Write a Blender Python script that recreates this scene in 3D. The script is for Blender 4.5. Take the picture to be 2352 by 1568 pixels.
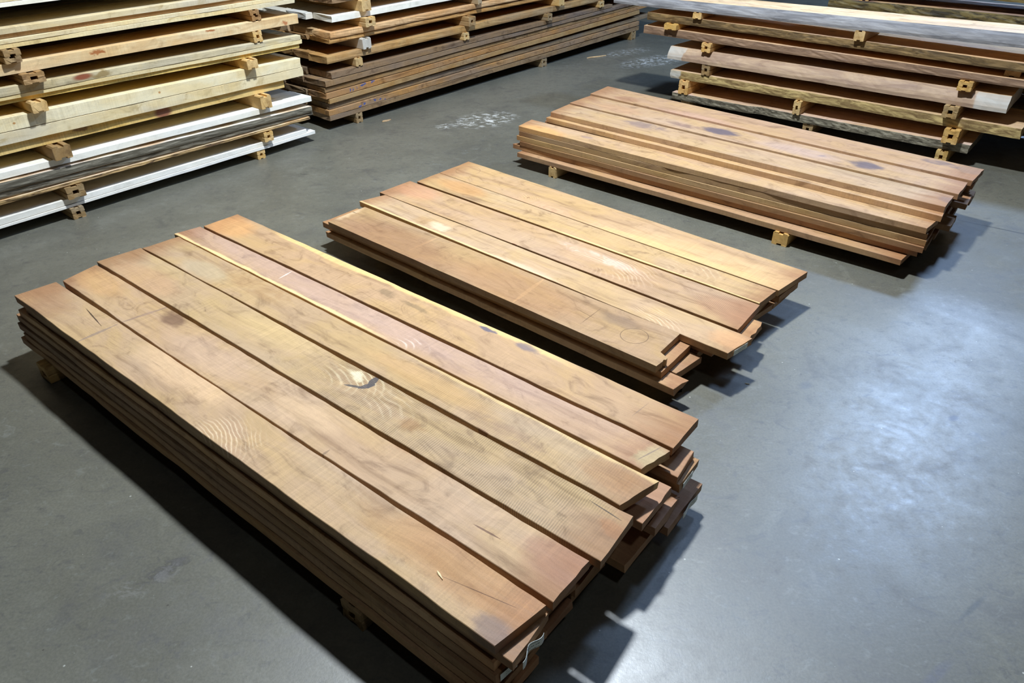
import bpy, math, random
from mathutils import Vector, Matrix
from mathutils import noise as mnoise

for o in list(bpy.data.objects):
    bpy.data.objects.remove(o)
scene = bpy.context.scene
col = scene.collection
R = math.radians

# ------------------------------------------------------------------ camera
W, H, F = 2352, 1568, 1700.0
CH, PITCH, ROLL = 1.8, 33.3, -0.5
fw = Vector((0, math.cos(R(PITCH)), -math.sin(R(PITCH))))
rt0, up0 = Vector((1, 0, 0)), Vector((0, math.sin(R(PITCH)), math.cos(R(PITCH))))
rt = rt0 * math.cos(R(ROLL)) + up0 * math.sin(R(ROLL))
up = up0 * math.cos(R(ROLL)) - rt0 * math.sin(R(ROLL))
EYE = Vector((0, 0, CH))
cam_data = bpy.data.cameras.new('camera')
cam = bpy.data.objects.new('camera', cam_data)
col.objects.link(cam)
cam_data.sensor_fit = 'HORIZONTAL'
cam_data.sensor_width = 36.0
cam_data.lens = F / W * 36.0
cam_data.clip_start, cam_data.clip_end = 0.05, 100
cam.matrix_world = Matrix(((rt.x, up.x, -fw.x, 0), (rt.y, up.y, -fw.y, 0), (rt.z, up.z, -fw.z, CH), (0, 0, 0, 1)))
scene.camera = cam

# ------------------------------------------------------------------ world, light, exposure
world = bpy.data.worlds.new('world')
scene.world = world
world.use_nodes = True
world.node_tree.nodes['Background'].inputs[0].default_value = (0.62, 0.70, 0.85, 1)
world.node_tree.nodes['Background'].inputs[1].default_value = 0.012
scene.view_settings.view_transform = 'Standard'
scene.view_settings.look = 'None'
scene.view_settings.gamma = 1.0
scene.view_settings.exposure = 0.0
try:
    scene.view_settings.use_curve_mapping = False
except Exception:
    pass


def lamp(name, loc, watts, size, colour=(0.80, 0.89, 1.0), target=None, spread=180, size_y=None):
    d = bpy.data.lights.new(name, 'AREA')
    d.shape = 'RECTANGLE' if size_y else 'DISK'
    d.size = size
    if size_y:
        d.size_y = size_y
    d.energy = watts
    d.color = colour
    d.spread = R(spread)
    o = bpy.data.objects.new(name, d)
    col.objects.link(o)
    o.location = loc
    t = Vector(target) if target else Vector((loc[0], loc[1], 0))
    o.rotation_euler = (t - Vector(loc)).to_track_quat('-Z', 'Y').to_euler()
    return o


lamp('high_bay_lamp', (0.15, 3.6, 4.9), 505, 0.34)
lamp('high_bay_lamp', (1.1, -0.3, 4.9), 16, 0.34)
lamp('high_bay_lamp', (4.9, 7.1, 4.9), 320, 0.8, (0.42, 0.62, 1.0))
lamp('high_bay_lamp', (2.0, 4.6, 4.9), 38, 0.4, (0.42, 0.62, 1.0))
lamp('high_bay_lamp', (9.0, 12.2, 4.9), 330, 1.2, (0.42, 0.62, 1.0))


# ------------------------------------------------------------------ geometry from the picture frame
def at(x, y, z=0.0):
    d = rt * (x - W / 2) - up * (y - H / 2) + fw * F
    t = (z - CH) / d.z
    return EYE + d * t


class Frame:
    """a straight line on a level plane: origin, direction u, normal n (away from the viewer)"""
    def __init__(s, a, b, z):
        s.o = at(a[0], a[1], z).xy
        d = at(b[0], b[1], z).xy - s.o
        s.u = d.normalized()
        s.n = Vector((-s.u.y, s.u.x))

    def p(s, u, n):
        return s.o + s.u * u + s.n * n

    def un(s, x, y, z):
        q = at(x, y, z).xy - s.o
        return q.dot(s.u), q.dot(s.n)

    def on(s, x, y):
        """point of the vertical plane through the line seen at pixel x, y: (distance along, height)"""
        d = rt * (x - W / 2) - up * (y - H / 2) + fw * F
        t = s.n.dot(s.o) / s.n.dot(d.xy)
        q = EYE + d * t
        return (q.xy - s.o).dot(s.u), q.z


# ------------------------------------------------------------------ node helper
class NT:
    def __init__(s, name):
        m = bpy.data.materials.new(name)
        m.use_nodes = True
        s.m, s.t = m, m.node_tree
        s.b = s.t.nodes['Principled BSDF']

    def new(s, typ, **kw):
        n = s.t.nodes.new(typ)
        for k, v in kw.items():
            setattr(n, k, v)
        return n

    def put(s, sock, v):
        if isinstance(v, bpy.types.NodeSocket):
            s.t.links.new(v, sock)
        else:
            sock.default_value = v

    def math(s, op, a, b=0.0, c=0.0, clamp=False):
        n = s.new('ShaderNodeMath', operation=op)
        n.use_clamp = clamp
        s.put(n.inputs[0], a)
        s.put(n.inputs[1], b)
        s.put(n.inputs[2], c)
        return n.outputs[0]

    def vmath(s, op, a, b=(0, 0, 0)):
        n = s.new('ShaderNodeVectorMath', operation=op)
        s.put(n.inputs[0], a)
        s.put(n.inputs[1], b)
        return n.outputs['Value'] if op in ('LENGTH', 'DISTANCE', 'DOT_PRODUCT') else n.outputs[0]

    def noise(s, vec, scale=1.0, detail=3.0, rough=0.55, dist=0.0, colour=False):
        n = s.new('ShaderNodeTexNoise')
        s.put(n.inputs['Vector'], vec)
        n.inputs['Scale'].default_value = scale
        n.inputs['Detail'].default_value = detail
        n.inputs['Roughness'].default_value = rough
        n.inputs['Distortion'].default_value = dist
        return n.outputs['Color'] if colour else n.outputs['Fac']

    def ramp(s, f, lo, hi, a=0.0, b=1.0, smooth=True):
        n = s.new('ShaderNodeMapRange')
        n.interpolation_type = 'SMOOTHSTEP' if smooth else 'LINEAR'
        n.clamp = True
        s.put(n.inputs[0], f)
        for i, v in enumerate((lo, hi, a, b)):
            n.inputs[i + 1].default_value = v
        return n.outputs[0]

    def mix(s, f, a, b, mode='MIX'):
        n = s.new('ShaderNodeMix', data_type='RGBA', blend_type=mode)
        s.put(n.inputs[0], f)
        s.put(n.inputs[6], a)
        s.put(n.inputs[7], b)
        return n.outputs[2]

    def scale(s, vec, sc):
        return s.vmath('MULTIPLY', vec, sc)


def lin(r, g, b):
    f = lambda v: (v / 255 / 12.92) if v / 255 <= 0.04045 else ((v / 255 + 0.055) / 1.055) ** 2.4
    return (f(r), f(g), f(b), 1.0)


def c3(c):
    return (c[0], c[1], c[2], 1.0)


# ------------------------------------------------------------------ wood
def wood(name, base, dark, warm, cool, saw=0.5, feats=(), rough=0.62, end=None, grain=0.55, blotch=0.6, bark=0.0, spec=0.3):
    """rough sawn wood in the board's own coordinates (x along the board, metres)"""
    N = NT(name)
    tc = N.new('ShaderNodeTexCoord')
    oi = N.new('ShaderNodeObjectInfo')
    P0 = tc.outputs['Object']
    rnd = oi.outputs['Random']
    cmb = N.new('ShaderNodeCombineXYZ')
    N.put(cmb.inputs[0], N.math('MULTIPLY', rnd, 41.0))
    N.put(cmb.inputs[1], N.math('MULTIPLY', rnd, 23.0))
    N.put(cmb.inputs[2], N.math('MULTIPLY', rnd, 7.0))
    P = N.vmath('ADD', P0, cmb.outputs[0])
    warp = N.noise(N.scale(P, (1.6, 3.0, 3.0)), 1.0, 2.0, colour=True)
    Pw = N.vmath('ADD', P, N.scale(N.vmath('SUBTRACT', warp, (0.5, 0.5, 0.5)), (0.3, 0.10, 0.10)))
    g1 = N.noise(N.scale(Pw, (1.3, 20, 20)), 1.0, 5.0, 0.6)
    g2 = N.noise(N.scale(Pw, (5, 160, 160)), 1.0, 3.0, 0.6)
    bl = N.noise(N.scale(Pw, (3.2, 7, 7)), 1.0, 4.0, 0.6, 0.6)
    bl2 = N.noise(N.scale(Pw, (1.3, 4.0, 4.0)), 1.0, 3.0, 0.5)
    bl3 = N.noise(N.scale(Pw, (7.0, 13, 13)), 1.0, 4.0, 0.62, 1.2)
    c = N.mix(N.ramp(bl, 0.36, 0.66), base, warm)
    c = N.mix(N.math('MULTIPLY', N.ramp(bl2, 0.48, 0.70), blotch), c, cool)
    c = N.mix(N.math('MULTIPLY', N.ramp(bl3, 0.53, 0.76), blotch * 0.95), c, dark)
    c = N.mix(N.math('MULTIPLY', N.ramp(g1, 0.50, 0.74), grain), c, dark)
    v = N.ramp(g2, 0.25, 0.75, 1.0 - 0.22 * grain, 1.0 + 0.12 * grain, False)
    # saw marks across the board
    s1 = N.noise(N.scale(P, (95, 2.0, 2.0)), 1.0, 2.0, 0.5)
    s2 = N.noise(N.scale(P, (260, 5.0, 5.0)), 1.0, 2.0, 0.5)
    smask = N.ramp(N.noise(N.scale(P, (2.0, 4, 4)), 1.0, 2.0), 0.40, 0.62)
    sm = N.math('MULTIPLY', N.math('ADD', N.math('SUBTRACT', s1, 0.5), N.math('MULTIPLY', N.math('SUBTRACT', s2, 0.5), 0.8)), N.math('MULTIPLY_ADD', smask, saw, saw * 0.12))
    v = N.math('MULTIPLY', v, N.math('ADD', 1.0, N.math('MULTIPLY', sm, 0.55)))
    v = N.math('MULTIPLY', v, N.ramp(bl3, 0.2, 0.8, 1.10, 0.90, False))
    speck = N.noise(N.scale(P, (380, 420, 420)), 1.0, 1.0)
    v = N.math('MULTIPLY', v, N.ramp(speck, 0.25, 0.75, 0.91, 1.07, False))
    height = N.math('ADD', N.math('MULTIPLY', sm, 1.0), N.math('MULTIPLY', g2, 0.5))
    sp = N.new('ShaderNodeSeparateXYZ')
    N.put(sp.inputs[0], P0)
    dist_c = N.noise(N.scale(P, (14, 22, 22)), 1.0, 3.0, 0.6, colour=True)
    Pd = N.vmath('ADD', P0, N.scale(N.vmath('SUBTRACT', dist_c, (0.5, 0.5, 0.5)), (0.10, 0.05, 0.05)))
    # ends darker and redder
    if end is not None:
        gs = N.new('ShaderNodeSeparateXYZ')
        N.put(gs.inputs[0], tc.outputs['Generated'])
        e = N.math('MINIMUM', gs.outputs[0], N.math('SUBTRACT', 1.0, gs.outputs[0]))
        e = N.math('ADD', e, N.math('MULTIPLY', N.math('SUBTRACT', bl, 0.5), 0.10))
        c = N.mix(N.ramp(e, 0.0, 0.075, 0.8, 0.0), c, end)
    for f in feats:
        k = f[0]
        if k == 'blob':          # ('blob', (x,y,z), (rx,ry,rz), colour, strength, noisy)
            _, ce, ra, co, st, nz = f
            d = N.vmath('LENGTH', N.vmath('DIVIDE', N.vmath('SUBTRACT', Pd if nz else P0, ce), ra))
            mk = N.math('MULTIPLY', N.ramp(d, 0.45, 1.0, 1.0, 0.0), st)
            if nz > 1:
                mk = N.math('MULTIPLY', mk, N.ramp(bl3, 0.40, 0.56, 0.25, 1.0))
            c = N.mix(mk, c, c3(co))
        elif k == 'line':        # ('line', p, q, width, colour, strength)
            _, p, q, w, co, st = f
            a = N.vmath('SUBTRACT', P0, (p[0], p[1], 0))
            a = N.vmath('MULTIPLY', a, (1, 1, 0))
            dx, dy = q[0] - p[0], q[1] - p[1]
            L = math.hypot(dx, dy)
            t = N.math('DIVIDE', N.vmath('DOT_PRODUCT', a, (dx, dy, 0)), L * L, clamp=True)
            cb = N.new('ShaderNodeCombineXYZ')
            N.put(cb.inputs[0], N.math('MULTIPLY', t, dx))
            N.put(cb.inputs[1], N.math('MULTIPLY', t, dy))
            wig = N.math('MULTIPLY', N.math('SUBTRACT', N.noise(N.scale(P, (30, 30, 30)), 1.0, 2.0), 0.5), w * 1.5)
            d = N.math('ADD', N.vmath('DISTANCE', a, cb.outputs[0]), wig)
            wt = N.math('MULTIPLY', N.math('SINE', N.math('MULTIPLY', t, math.pi)), w)
            fac = N.math('LESS_THAN', d, N.math('ADD', wt, w * 0.25))
            c = N.mix(N.math('MULTIPLY', fac, st), c, c3(co))
        elif k == 'ring':        # ('ring', (x,y), r, width, colour, strength)
            _, ce, r, w, co, st = f
            d = N.vmath('LENGTH', N.vmath('MULTIPLY', N.vmath('SUBTRACT', P0, (ce[0], ce[1], 0)), (1, 1, 0)))
            fac = N.ramp(N.math('ABSOLUTE', N.math('SUBTRACT', d, r)), w * 0.4, w, 1.0, 0.0)
            c = N.mix(N.math('MULTIPLY', fac, st), c, c3(co))
        elif k == 'sap':         # ('sap', y_at, width, colour, strength, side, x0, x1)
            _, ya, wd, co, st, side, x0, x1 = f
            yy = N.math('SUBTRACT', sp.outputs[1], ya)
            yy = N.math('MULTIPLY', yy, side)
            wob = N.math('MULTIPLY', N.math('SUBTRACT', bl, 0.5), wd * 1.6)
            mk = N.ramp(N.math('ADD', yy, wob), -wd, -wd * 0.55)
            mk = N.math('MULTIPLY', mk, N.ramp(sp.outputs[0], x0 - 0.15, x0 + 0.1))
            mk = N.math('MULTIPLY', mk, N.ramp(sp.outputs[0], x1 - 0.1, x1 + 0.15, 1.0, 0.0))
            c = N.mix(N.math('MULTIPLY', mk, st), c, c3(co))
        elif k == 'curl':        # ('curl', (x,y), radius, stretch, light, dark, strength, freq)
            _, ce, ra, sx, la, da, st, fq = f
            big = N.noise(N.scale(P, (7, 9, 9)), 1.0, 1.0, colour=True)
            fin = N.noise(N.scale(P, (30, 45, 45)), 1.0, 2.0, colour=True)
            Pq = N.vmath('ADD', P0, N.scale(N.vmath('SUBTRACT', big, (0.5, 0.5, 0.5)), (0.07, 0.05, 0.0)))
            Pq = N.vmath('ADD', Pq, N.scale(N.vmath('SUBTRACT', fin, (0.5, 0.5, 0.5)), (0.010, 0.008, 0.0)))
            q = N.vmath('MULTIPLY', N.vmath('SUBTRACT', Pq, (ce[0] - ra * sx * 0.55, ce[1] - ra * 0.75, 0)), (1 / sx, 1, 0))
            d = N.vmath('LENGTH', q)
            wv = N.math('SINE', N.math('MULTIPLY', d, fq * 1.7))
            dc = N.vmath('LENGTH', N.vmath('MULTIPLY', N.vmath('SUBTRACT', Pd, (ce[0], ce[1], 0)), (1 / sx, 1, 0)))
            ms = N.math('MULTIPLY', N.ramp(dc, ra * 0.2, ra, 1.0, 0.0), st * 0.42)
            ms = N.math('MULTIPLY', ms, N.ramp(N.noise(N.scale(P, (9, 9, 9)), 1.0, 2.0), 0.38, 0.58))
            c = N.mix(N.math('MULTIPLY', N.ramp(wv, 0.35, 1.0), ms), c, c3(la))
            c = N.mix(N.math('MULTIPLY', N.ramp(wv, -1.0, -0.4, 1.0, 0.0), N.math('MULTIPLY', ms, 0.6)), c, c3(da))
        elif k == 'saw':         # ('saw', x0, x1, strength): heavy ridged saw marks
            _, x0, x1, st = f
            w1 = N.math('SINE', N.math('ADD', N.math('MULTIPLY', sp.outputs[0], 820.0), N.math('ADD', N.math('MULTIPLY', sp.outputs[1], 60.0), N.math('MULTIPLY', N.noise(N.scale(P, (5, 9, 9)), 1.0, 2.0), 14.0))))
            mk = N.math('MULTIPLY', N.ramp(sp.outputs[0], x0 - 0.1, x0 + 0.15), N.ramp(sp.outputs[0], x1 - 0.1, x1 + 0.1, 1.0, 0.0))
            mk = N.math('MULTIPLY', mk, N.ramp(N.noise(N.scale(P, (11, 14, 14)), 1.0, 2.0), 0.33, 0.6, 0.3, 1.0))
            v = N.math('MULTIPLY', v, N.math('SUBTRACT', 1.0, N.math('MULTIPLY', N.math('MULTIPLY_ADD', w1, -0.5, 0.5), N.math('MULTIPLY', mk, st))))
            height = N.math('ADD', height, N.math('MULTIPLY', w1, N.math('MULTIPLY', mk, st)))
    if bark > 0:
        nb = N.noise(N.scale(P, (7, 55, 30)), 1.0, 6.0, 0.7, 0.8)
        geo = N.new('ShaderNodeNewGeometry')
        tcn = N.new('ShaderNodeSeparateXYZ')
        N.put(tcn.inputs[0], tc.outputs['Normal'])
        side = N.ramp(N.math('ABSOLUTE', tcn.outputs[2]), 0.75, 0.93, 1.0, 0.0)
        bc = N.mix(N.ramp(nb, 0.40, 0.62), lin(66, 56, 42), lin(152, 140, 116))
        c = N.mix(N.math('MULTIPLY', side, bark), c, bc)
        height = N.math('ADD', height, N.math('MULTIPLY', nb, N.math('MULTIPLY', side, 5.0)))
    c = N.mix(1.0, c, oi.outputs['Color'], 'MULTIPLY')
    vc = N.new('ShaderNodeCombineColor')
    for i in range(3):
        N.put(vc.inputs[i], v)
    c = N.mix(1.0, c, vc.outputs[0], 'MULTIPLY')
    c = N.mix(1.0, c, (1.10, 1.06, 1.02, 1.0), 'MULTIPLY')
    N.put(N.b.inputs['Base Color'], c)
    N.put(N.b.inputs['Roughness'], N.ramp(g1, 0.3, 0.7, rough - 0.07, rough + 0.1, False))
    N.b.inputs['Specular IOR Level'].default_value = spec
    bp = N.new('ShaderNodeBump')
    bp.inputs['Strength'].default_value = 0.35
    bp.inputs['Distance'].default_value = 0.0015
    N.put(bp.inputs['Height'], height)
    N.put(N.b.inputs['Normal'], bp.outputs[0])
    return N.m


WAL = dict(base=lin(176, 147, 115), dark=lin(122, 94, 68), warm=lin(180, 150, 108), cool=lin(178, 154, 128), end=lin(148, 108, 74))


def walnut(name, feats=(), saw=0.5, tint=None, **kw):
    a = dict(WAL)
    if tint:
        a.update(tint)
    a.update(kw)
    return wood(name, saw=saw, feats=feats, **a)


M_WAL = walnut('brown_hardwood')
M_MAPLE = wood('cream_hardwood', lin(226, 212, 174), lin(190, 168, 120), lin(220, 198, 148), lin(202, 196, 180), saw=0.5, grain=0.35, blotch=0.75)
M_YELLOW = wood('yellow_hardwood', lin(226, 198, 126), lin(172, 132, 66), lin(214, 178, 100), lin(208, 190, 140), saw=0.9, grain=0.4)
M_KNOTTY = wood('knotty_tan_board', lin(216, 190, 148), lin(172, 134, 90), lin(206, 170, 120), lin(190, 172, 142), saw=0.6, grain=0.6)
M_WHITE = wood('whitewashed_board', lin(240, 239, 230), lin(206, 203, 190), lin(236, 234, 222), lin(224, 228, 230), saw=0.15, grain=0.25, blotch=0.4, rough=0.5)
M_GREY = wood('weathered_grey_board', lin(150, 138, 112), lin(84, 74, 56), lin(134, 116, 84), lin(176, 172, 162), saw=0.3, grain=0.9, blotch=0.9)
M_BARKED = wood('bark_edged_board', lin(226, 210, 172), lin(150, 108, 62), lin(210, 172, 110), lin(190, 170, 130), saw=0.3, grain=0.7, bark=0.75)
M_OAK = wood('brown_oak_board', lin(140, 120, 94), lin(88, 68, 48), lin(146, 120, 84), lin(124, 112, 100), saw=0.9, grain=0.7, blotch=0.8)
M_AMBER = wood('amber_board', lin(184, 150, 100), lin(132, 98, 58), lin(178, 136, 80), lin(160, 140, 114), saw=0.8, grain=0.5)
M_SLAB = wood('slab_wood', lin(228, 186, 144), lin(168, 112, 76), lin(226, 178, 124), lin(208, 170, 150), saw=0.3, grain=0.5, bark=0.0)
M_BLOCK = wood('sticker_wood', lin(214, 182, 126), lin(150, 112, 62), lin(204, 166, 100), lin(186, 164, 124), saw=0.2, grain=0.7)
M_BLOCKG = wood('aged_sticker_wood', lin(160, 136, 98), lin(104, 78, 48), lin(150, 120, 76), lin(150, 138, 116), saw=0.2, grain=0.8)


def slabmat(name, side_a, side_b, top=None, feats=(), side_scale=(3, 40, 24), strength=1.0, lo=0.40, hi=0.60, ends=(0.0, 0.0)):
    """slab with a sawn top and a differently coloured wane edge"""
    m = wood(name, lin(*(top or (214, 184, 148))), lin(150, 116, 88), lin(210, 178, 134), lin(192, 168, 150), saw=0.3, grain=0.5, feats=feats)
    t = m.node_tree
    b = t.nodes['Principled BSDF']
    src = b.inputs['Base Color'].links[0].from_socket
    N = NT.__new__(NT)
    N.m, N.t, N.b = m, t, b
    tc = N.new('ShaderNodeTexCoord')
    s = N.new('ShaderNodeSeparateXYZ')
    N.put(s.inputs[0], tc.outputs['Normal'])
    side = N.ramp(N.math('ABSOLUTE', s.outputs[2]), 0.80, 0.95, 1.0, 0.0)
    nb = N.noise(N.scale(tc.outputs['Object'], side_scale), 1.0, 6.0, 0.68, 1.0)
    nc = N.noise(N.scale(tc.outputs['Object'], (2.5, 9, 9)), 1.0, 3.0, 0.6)
    bc = N.mix(N.ramp(nb, lo, hi), lin(*side_a), lin(*side_b))
    bc = N.mix(N.ramp(nc, 0.45, 0.7, 0.0, 0.5), bc, lin(*side_a))
    if max(ends) > 0:
        # ends brushed with pale sealer
        g_ = N.new('ShaderNodeSeparateXYZ')
        N.put(g_.inputs[0], tc.outputs['Generated'])
        gx = N.math('ADD', g_.outputs[0], N.math('MULTIPLY', N.math('SUBTRACT', nc, 0.5), 0.03))
        k = N.ramp(gx, ends[0], ends[0] + 0.006, 1.0, 0.0) if ends[0] > 0 else 0.0
        k2 = N.ramp(gx, 1 - ends[1] - 0.006, 1 - ends[1]) if ends[1] > 0 else 0.0
        bc = N.mix(N.math('MULTIPLY', N.math('MAXIMUM', k, k2), N.ramp(nb, 0.3, 0.6, 0.95, 0.6)), bc, lin(196, 192, 180))
    c = N.mix(N.math('MULTIPLY', side, strength), src, bc)
    N.put(b.inputs['Base Color'], c)
    bp = N.new('ShaderNodeBump')
    bp.inputs['Strength'].default_value = 0.6
    bp.inputs['Distance'].default_value = 0.004
    N.put(bp.inputs['Height'], N.math('MULTIPLY', nb, side))
    old = b.inputs['Normal'].links[0].from_node
    N.put(bp.inputs['Normal'], old.outputs[0])
    N.put(b.inputs['Normal'], bp.outputs[0])
    return m


# paper tag with rows of tiny print
def tagmat():
    N = NT('printed_paper')
    tc = N.new('ShaderNodeTexCoord')
    s = N.new('ShaderNodeSeparateXYZ')
    N.put(s.inputs[0], tc.outputs['Generated'])
    row = N.math('GREATER_THAN', N.math('SINE', N.math('MULTIPLY', s.outputs[2], 20.0)), 0.35)
    ch = N.math('GREATER_THAN', N.noise(N.scale(tc.outputs['Generated'], (0, 60, 3)), 1.0, 1.0), 0.5)
    lim = N.math('MULTIPLY', N.math('GREATER_THAN', s.outputs[1], 0.3), N.math('LESS_THAN', s.outputs[1], 0.82))
    k = N.math('MULTIPLY', N.math('MULTIPLY', row, ch), lim)
    N.put(N.b.inputs['Base Color'], N.mix(k, lin(214, 220, 212), lin(60, 64, 66)))
    N.b.inputs['Roughness'].default_value = 0.4
    return N.m


M_TAG = tagmat()


# ------------------------------------------------------------------ mesh builders
def link(name, verts, faces, mat, loc=(0, 0, 0), rotz=0.0, parent=None):
    me = bpy.data.meshes.new(name)
    me.from_pydata([tuple(v) for v in verts], [], faces)
    me.update()
    me.materials.append(mat)
    o = bpy.data.objects.new(name, me)
    col.objects.link(o)
    o.location = loc
    o.rotation_euler = (0, 0, rotz)
    if parent:
        o.parent = parent
    return o


def tag(o, label=None, cat=None, group=None, kind=None):
    if label:
        o['label'] = label
    if cat:
        o['category'] = cat
    if group:
        o['group'] = group
    if kind:
        o['kind'] = kind
    return o


SEED = [7]


def plank(name, corners, zt, t, mat, label=None, cat='board', group=None, tint=(1, 1, 1), wob=0.0015, nx=26, ragged=0.003,
          near=(), far=(), slant=0.0, slant_far=0.0, live=0.0, bow=0.0, notch=None, sidewave=0.0, far_live=0.0, chamf=0.0015):
    """corners: near-left, near-right, far-right, far-left (world xy).  zt: top height at (left, right); t thickness (left, right).
    near/far: [(fraction, sideways shift)];  slant: how far the top near edge sits back from the bottom near edge."""
    SEED[0] += 1
    sd = SEED[0] * 3.17
    if not isinstance(zt, (tuple, list)):
        zt = (zt, zt)
    if not isinstance(t, (tuple, list)):
        t = (t, t)
    NL, NR, FR, FL = [Vector((c[0], c[1])) for c in corners]
    ctr = (NL + NR + FR + FL) / 4
    ux = ((NR - NL) + (FR - FL)).normalized()
    uy = Vector((-ux.y, ux.x))
    ang = math.atan2(ux.y, ux.x)
    loc = lambda q: Vector(((q - ctr).dot(ux), (q - ctr).dot(uy)))
    nl, nr, fr, fl = loc(NL), loc(NR), loc(FR), loc(FL)
    zm = (zt[0] + zt[1]) / 2 - (t[0] + t[1]) / 4

    def prof(lst, f):
        if not lst:
            return 0.0
        pts = [(0, 0)] + list(lst) + [(1, 0)]
        for (a, va), (b, vb) in zip(pts, pts[1:]):
            if a <= f <= b:
                k = (f - a) / max(b - a, 1e-6)
                k = k * k * (3 - 2 * k)
                return va + (vb - va) * k
        return 0.0
    rows = []
    for i in range(nx + 1):
        f = i / nx
        tt = t[0] + (t[1] - t[0]) * f
        z1 = zt[0] + (zt[1] - zt[0]) * f - zm + bow * math.sin(math.pi * f)
        z0 = z1 - tt
        a = nl.lerp(nr, f)
        b = fl.lerp(fr, f)
        wn = wob * (mnoise.noise(Vector((f * 9, sd, 0))) + 0.5 * mnoise.noise(Vector((f * 40, sd, 3))))
        wf = wob * (mnoise.noise(Vector((f * 9, sd, 9))) + 0.5 * mnoise.noise(Vector((f * 40, sd, 13))))
        a = a + Vector((0, wn + prof(near, f)))
        b = b + Vector((0, wf + prof(far, f)))
        lv = live * (mnoise.noise(Vector((f * 7, sd, 21))) + 0.6 * mnoise.noise(Vector((f * 25, sd, 23))))
        lvf = far_live * (mnoise.noise(Vector((f * 7, sd, 31))) + 0.6 * mnoise.noise(Vector((f * 25, sd, 33))))
        sw = sidewave * mnoise.noise(Vector((f * 5, sd, 41)))
        ring = []

        def P(v, z, s=0.0):
            ring.append(Vector((v.x, v.y + s, z)))
        mids = 3 if (live or slant) else 1
        P(a, z0 + abs(lv) * 0.3, lv * 0.5 + (0.004 if live else 0))
        for k in range(1, mids + 1):
            g = k / (mids + 1)
            bulge = -0.22 * slant * math.sin(math.pi * g) if slant > 0.02 else 0.0
            jit = live * 0.8 * mnoise.noise(Vector((f * 60, sd, 50 + k * 5)))
            P(a, z0 + (z1 - z0) * g, slant * g + lv + bulge + jit + sw * math.sin(math.pi * g))
        P(a, z1 - chamf, slant + lv)
        P(a, z1, slant + lv + chamf)
        aa, bb = a + Vector((0, slant + lv)), b + Vector((0, -slant_far + lvf))
        for g in (0.2, 0.4, 0.6, 0.8):
            q = aa.lerp(bb, g)
            P(q, z1 + 0.0005 * mnoise.noise(Vector((f * 12, g * 4, sd))))
        P(bb, z1, -chamf)
        P(bb, z1 - chamf)
        P(b, (z0 + z1) / 2, -slant_far * 0.5 + lvf)
        P(b, z0, lvf * 0.5)
        for g in (0.75, 0.5, 0.25):
            P(b.lerp(a, g * 1.0 if False else 1 - g), z0)
        if i in (0, nx):
            sg = -1 if i == 0 else 1
            for k, q in enumerate(ring):
                q.x += ragged * mnoise.noise(Vector((q.y * 38 + sd, q.z * 25, i)))
        rows.append(ring)
    m = len(rows[0])
    verts = [v for r in rows for v in r]
    faces = []
    for i in range(nx):
        for k in range(m):
            k2 = (k + 1) % m
            faces.append((i * m + k, (i + 1) * m + k, (i + 1) * m + k2, i * m + k2))
    faces = [tuple(reversed(f)) for f in faces]
    faces.append(tuple(range(m)))
    faces.append(tuple(reversed(range(nx * m, nx * m + m))))
    o = link(name, verts, faces, mat, (ctr.x, ctr.y, zm), ang)
    o.color = (tint[0], tint[1], tint[2], 1)
    tag(o, label, cat, group)
    o_half = (nl, nr, fr, fl, z1)
    INFO[o.name] = dict(ctr=ctr, ux=ux, uy=uy, nl=nl, nr=nr, fr=fr, fl=fl, ang=ang, zm=zm)
    return o


INFO = {}


def lc(corners, z, px, py):
    """pixel -> the board's own x, y"""
    NL, NR, FR, FL = [Vector((c[0], c[1])) for c in corners]
    ctr = (NL + NR + FR + FL) / 4
    ux = ((NR - NL) + (FR - FL)).normalized()
    uy = Vector((-ux.y, ux.x))
    q = at(px, py, z).xy - ctr
    return q.dot(ux), q.dot(uy)


def end_tag(board, y0, y1, z0, z1, wavy=0.0, out=0.004):
    """paper tag stapled on the right hand end of a board (board coordinates)"""
    I = INFO[board.name]
    n = 14
    v, f = [], []
    for i in range(n + 1):
        g = i / n
        y = y0 + (y1 - y0) * g
        k = (y - I['nr'].y) / (I['fr'].y - I['nr'].y)
        x = I['nr'].x + (I['fr'].x - I['nr'].x) * k + out + abs(wavy) * (0.5 + 0.5 * math.sin(g * 7.5 + 1))
        dz = wavy * 0.25 * math.sin(g * 6)
        for dx in (0.0, 0.0006):
            v.append((x + dx, y, z0 + dz))
            v.append((x + dx, y, z1 + dz))
    for i in range(n):
        a, b = i * 4, (i + 1) * 4
        f += [(a + 2, b + 2, b + 3, a + 3), (a, a + 1, b + 1, b), (a + 1, a + 3, b + 3, b + 1), (a, b, b + 2, a + 2)]
    f += [(0, 2, 3, 1), (n * 4, n * 4 + 1, n * 4 + 3, n * 4 + 2)]
    o = link('paper_label', v, f, M_TAG, parent=board)
    o['label'] = 'white printed paper label stapled on the board end'
    return o


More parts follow.
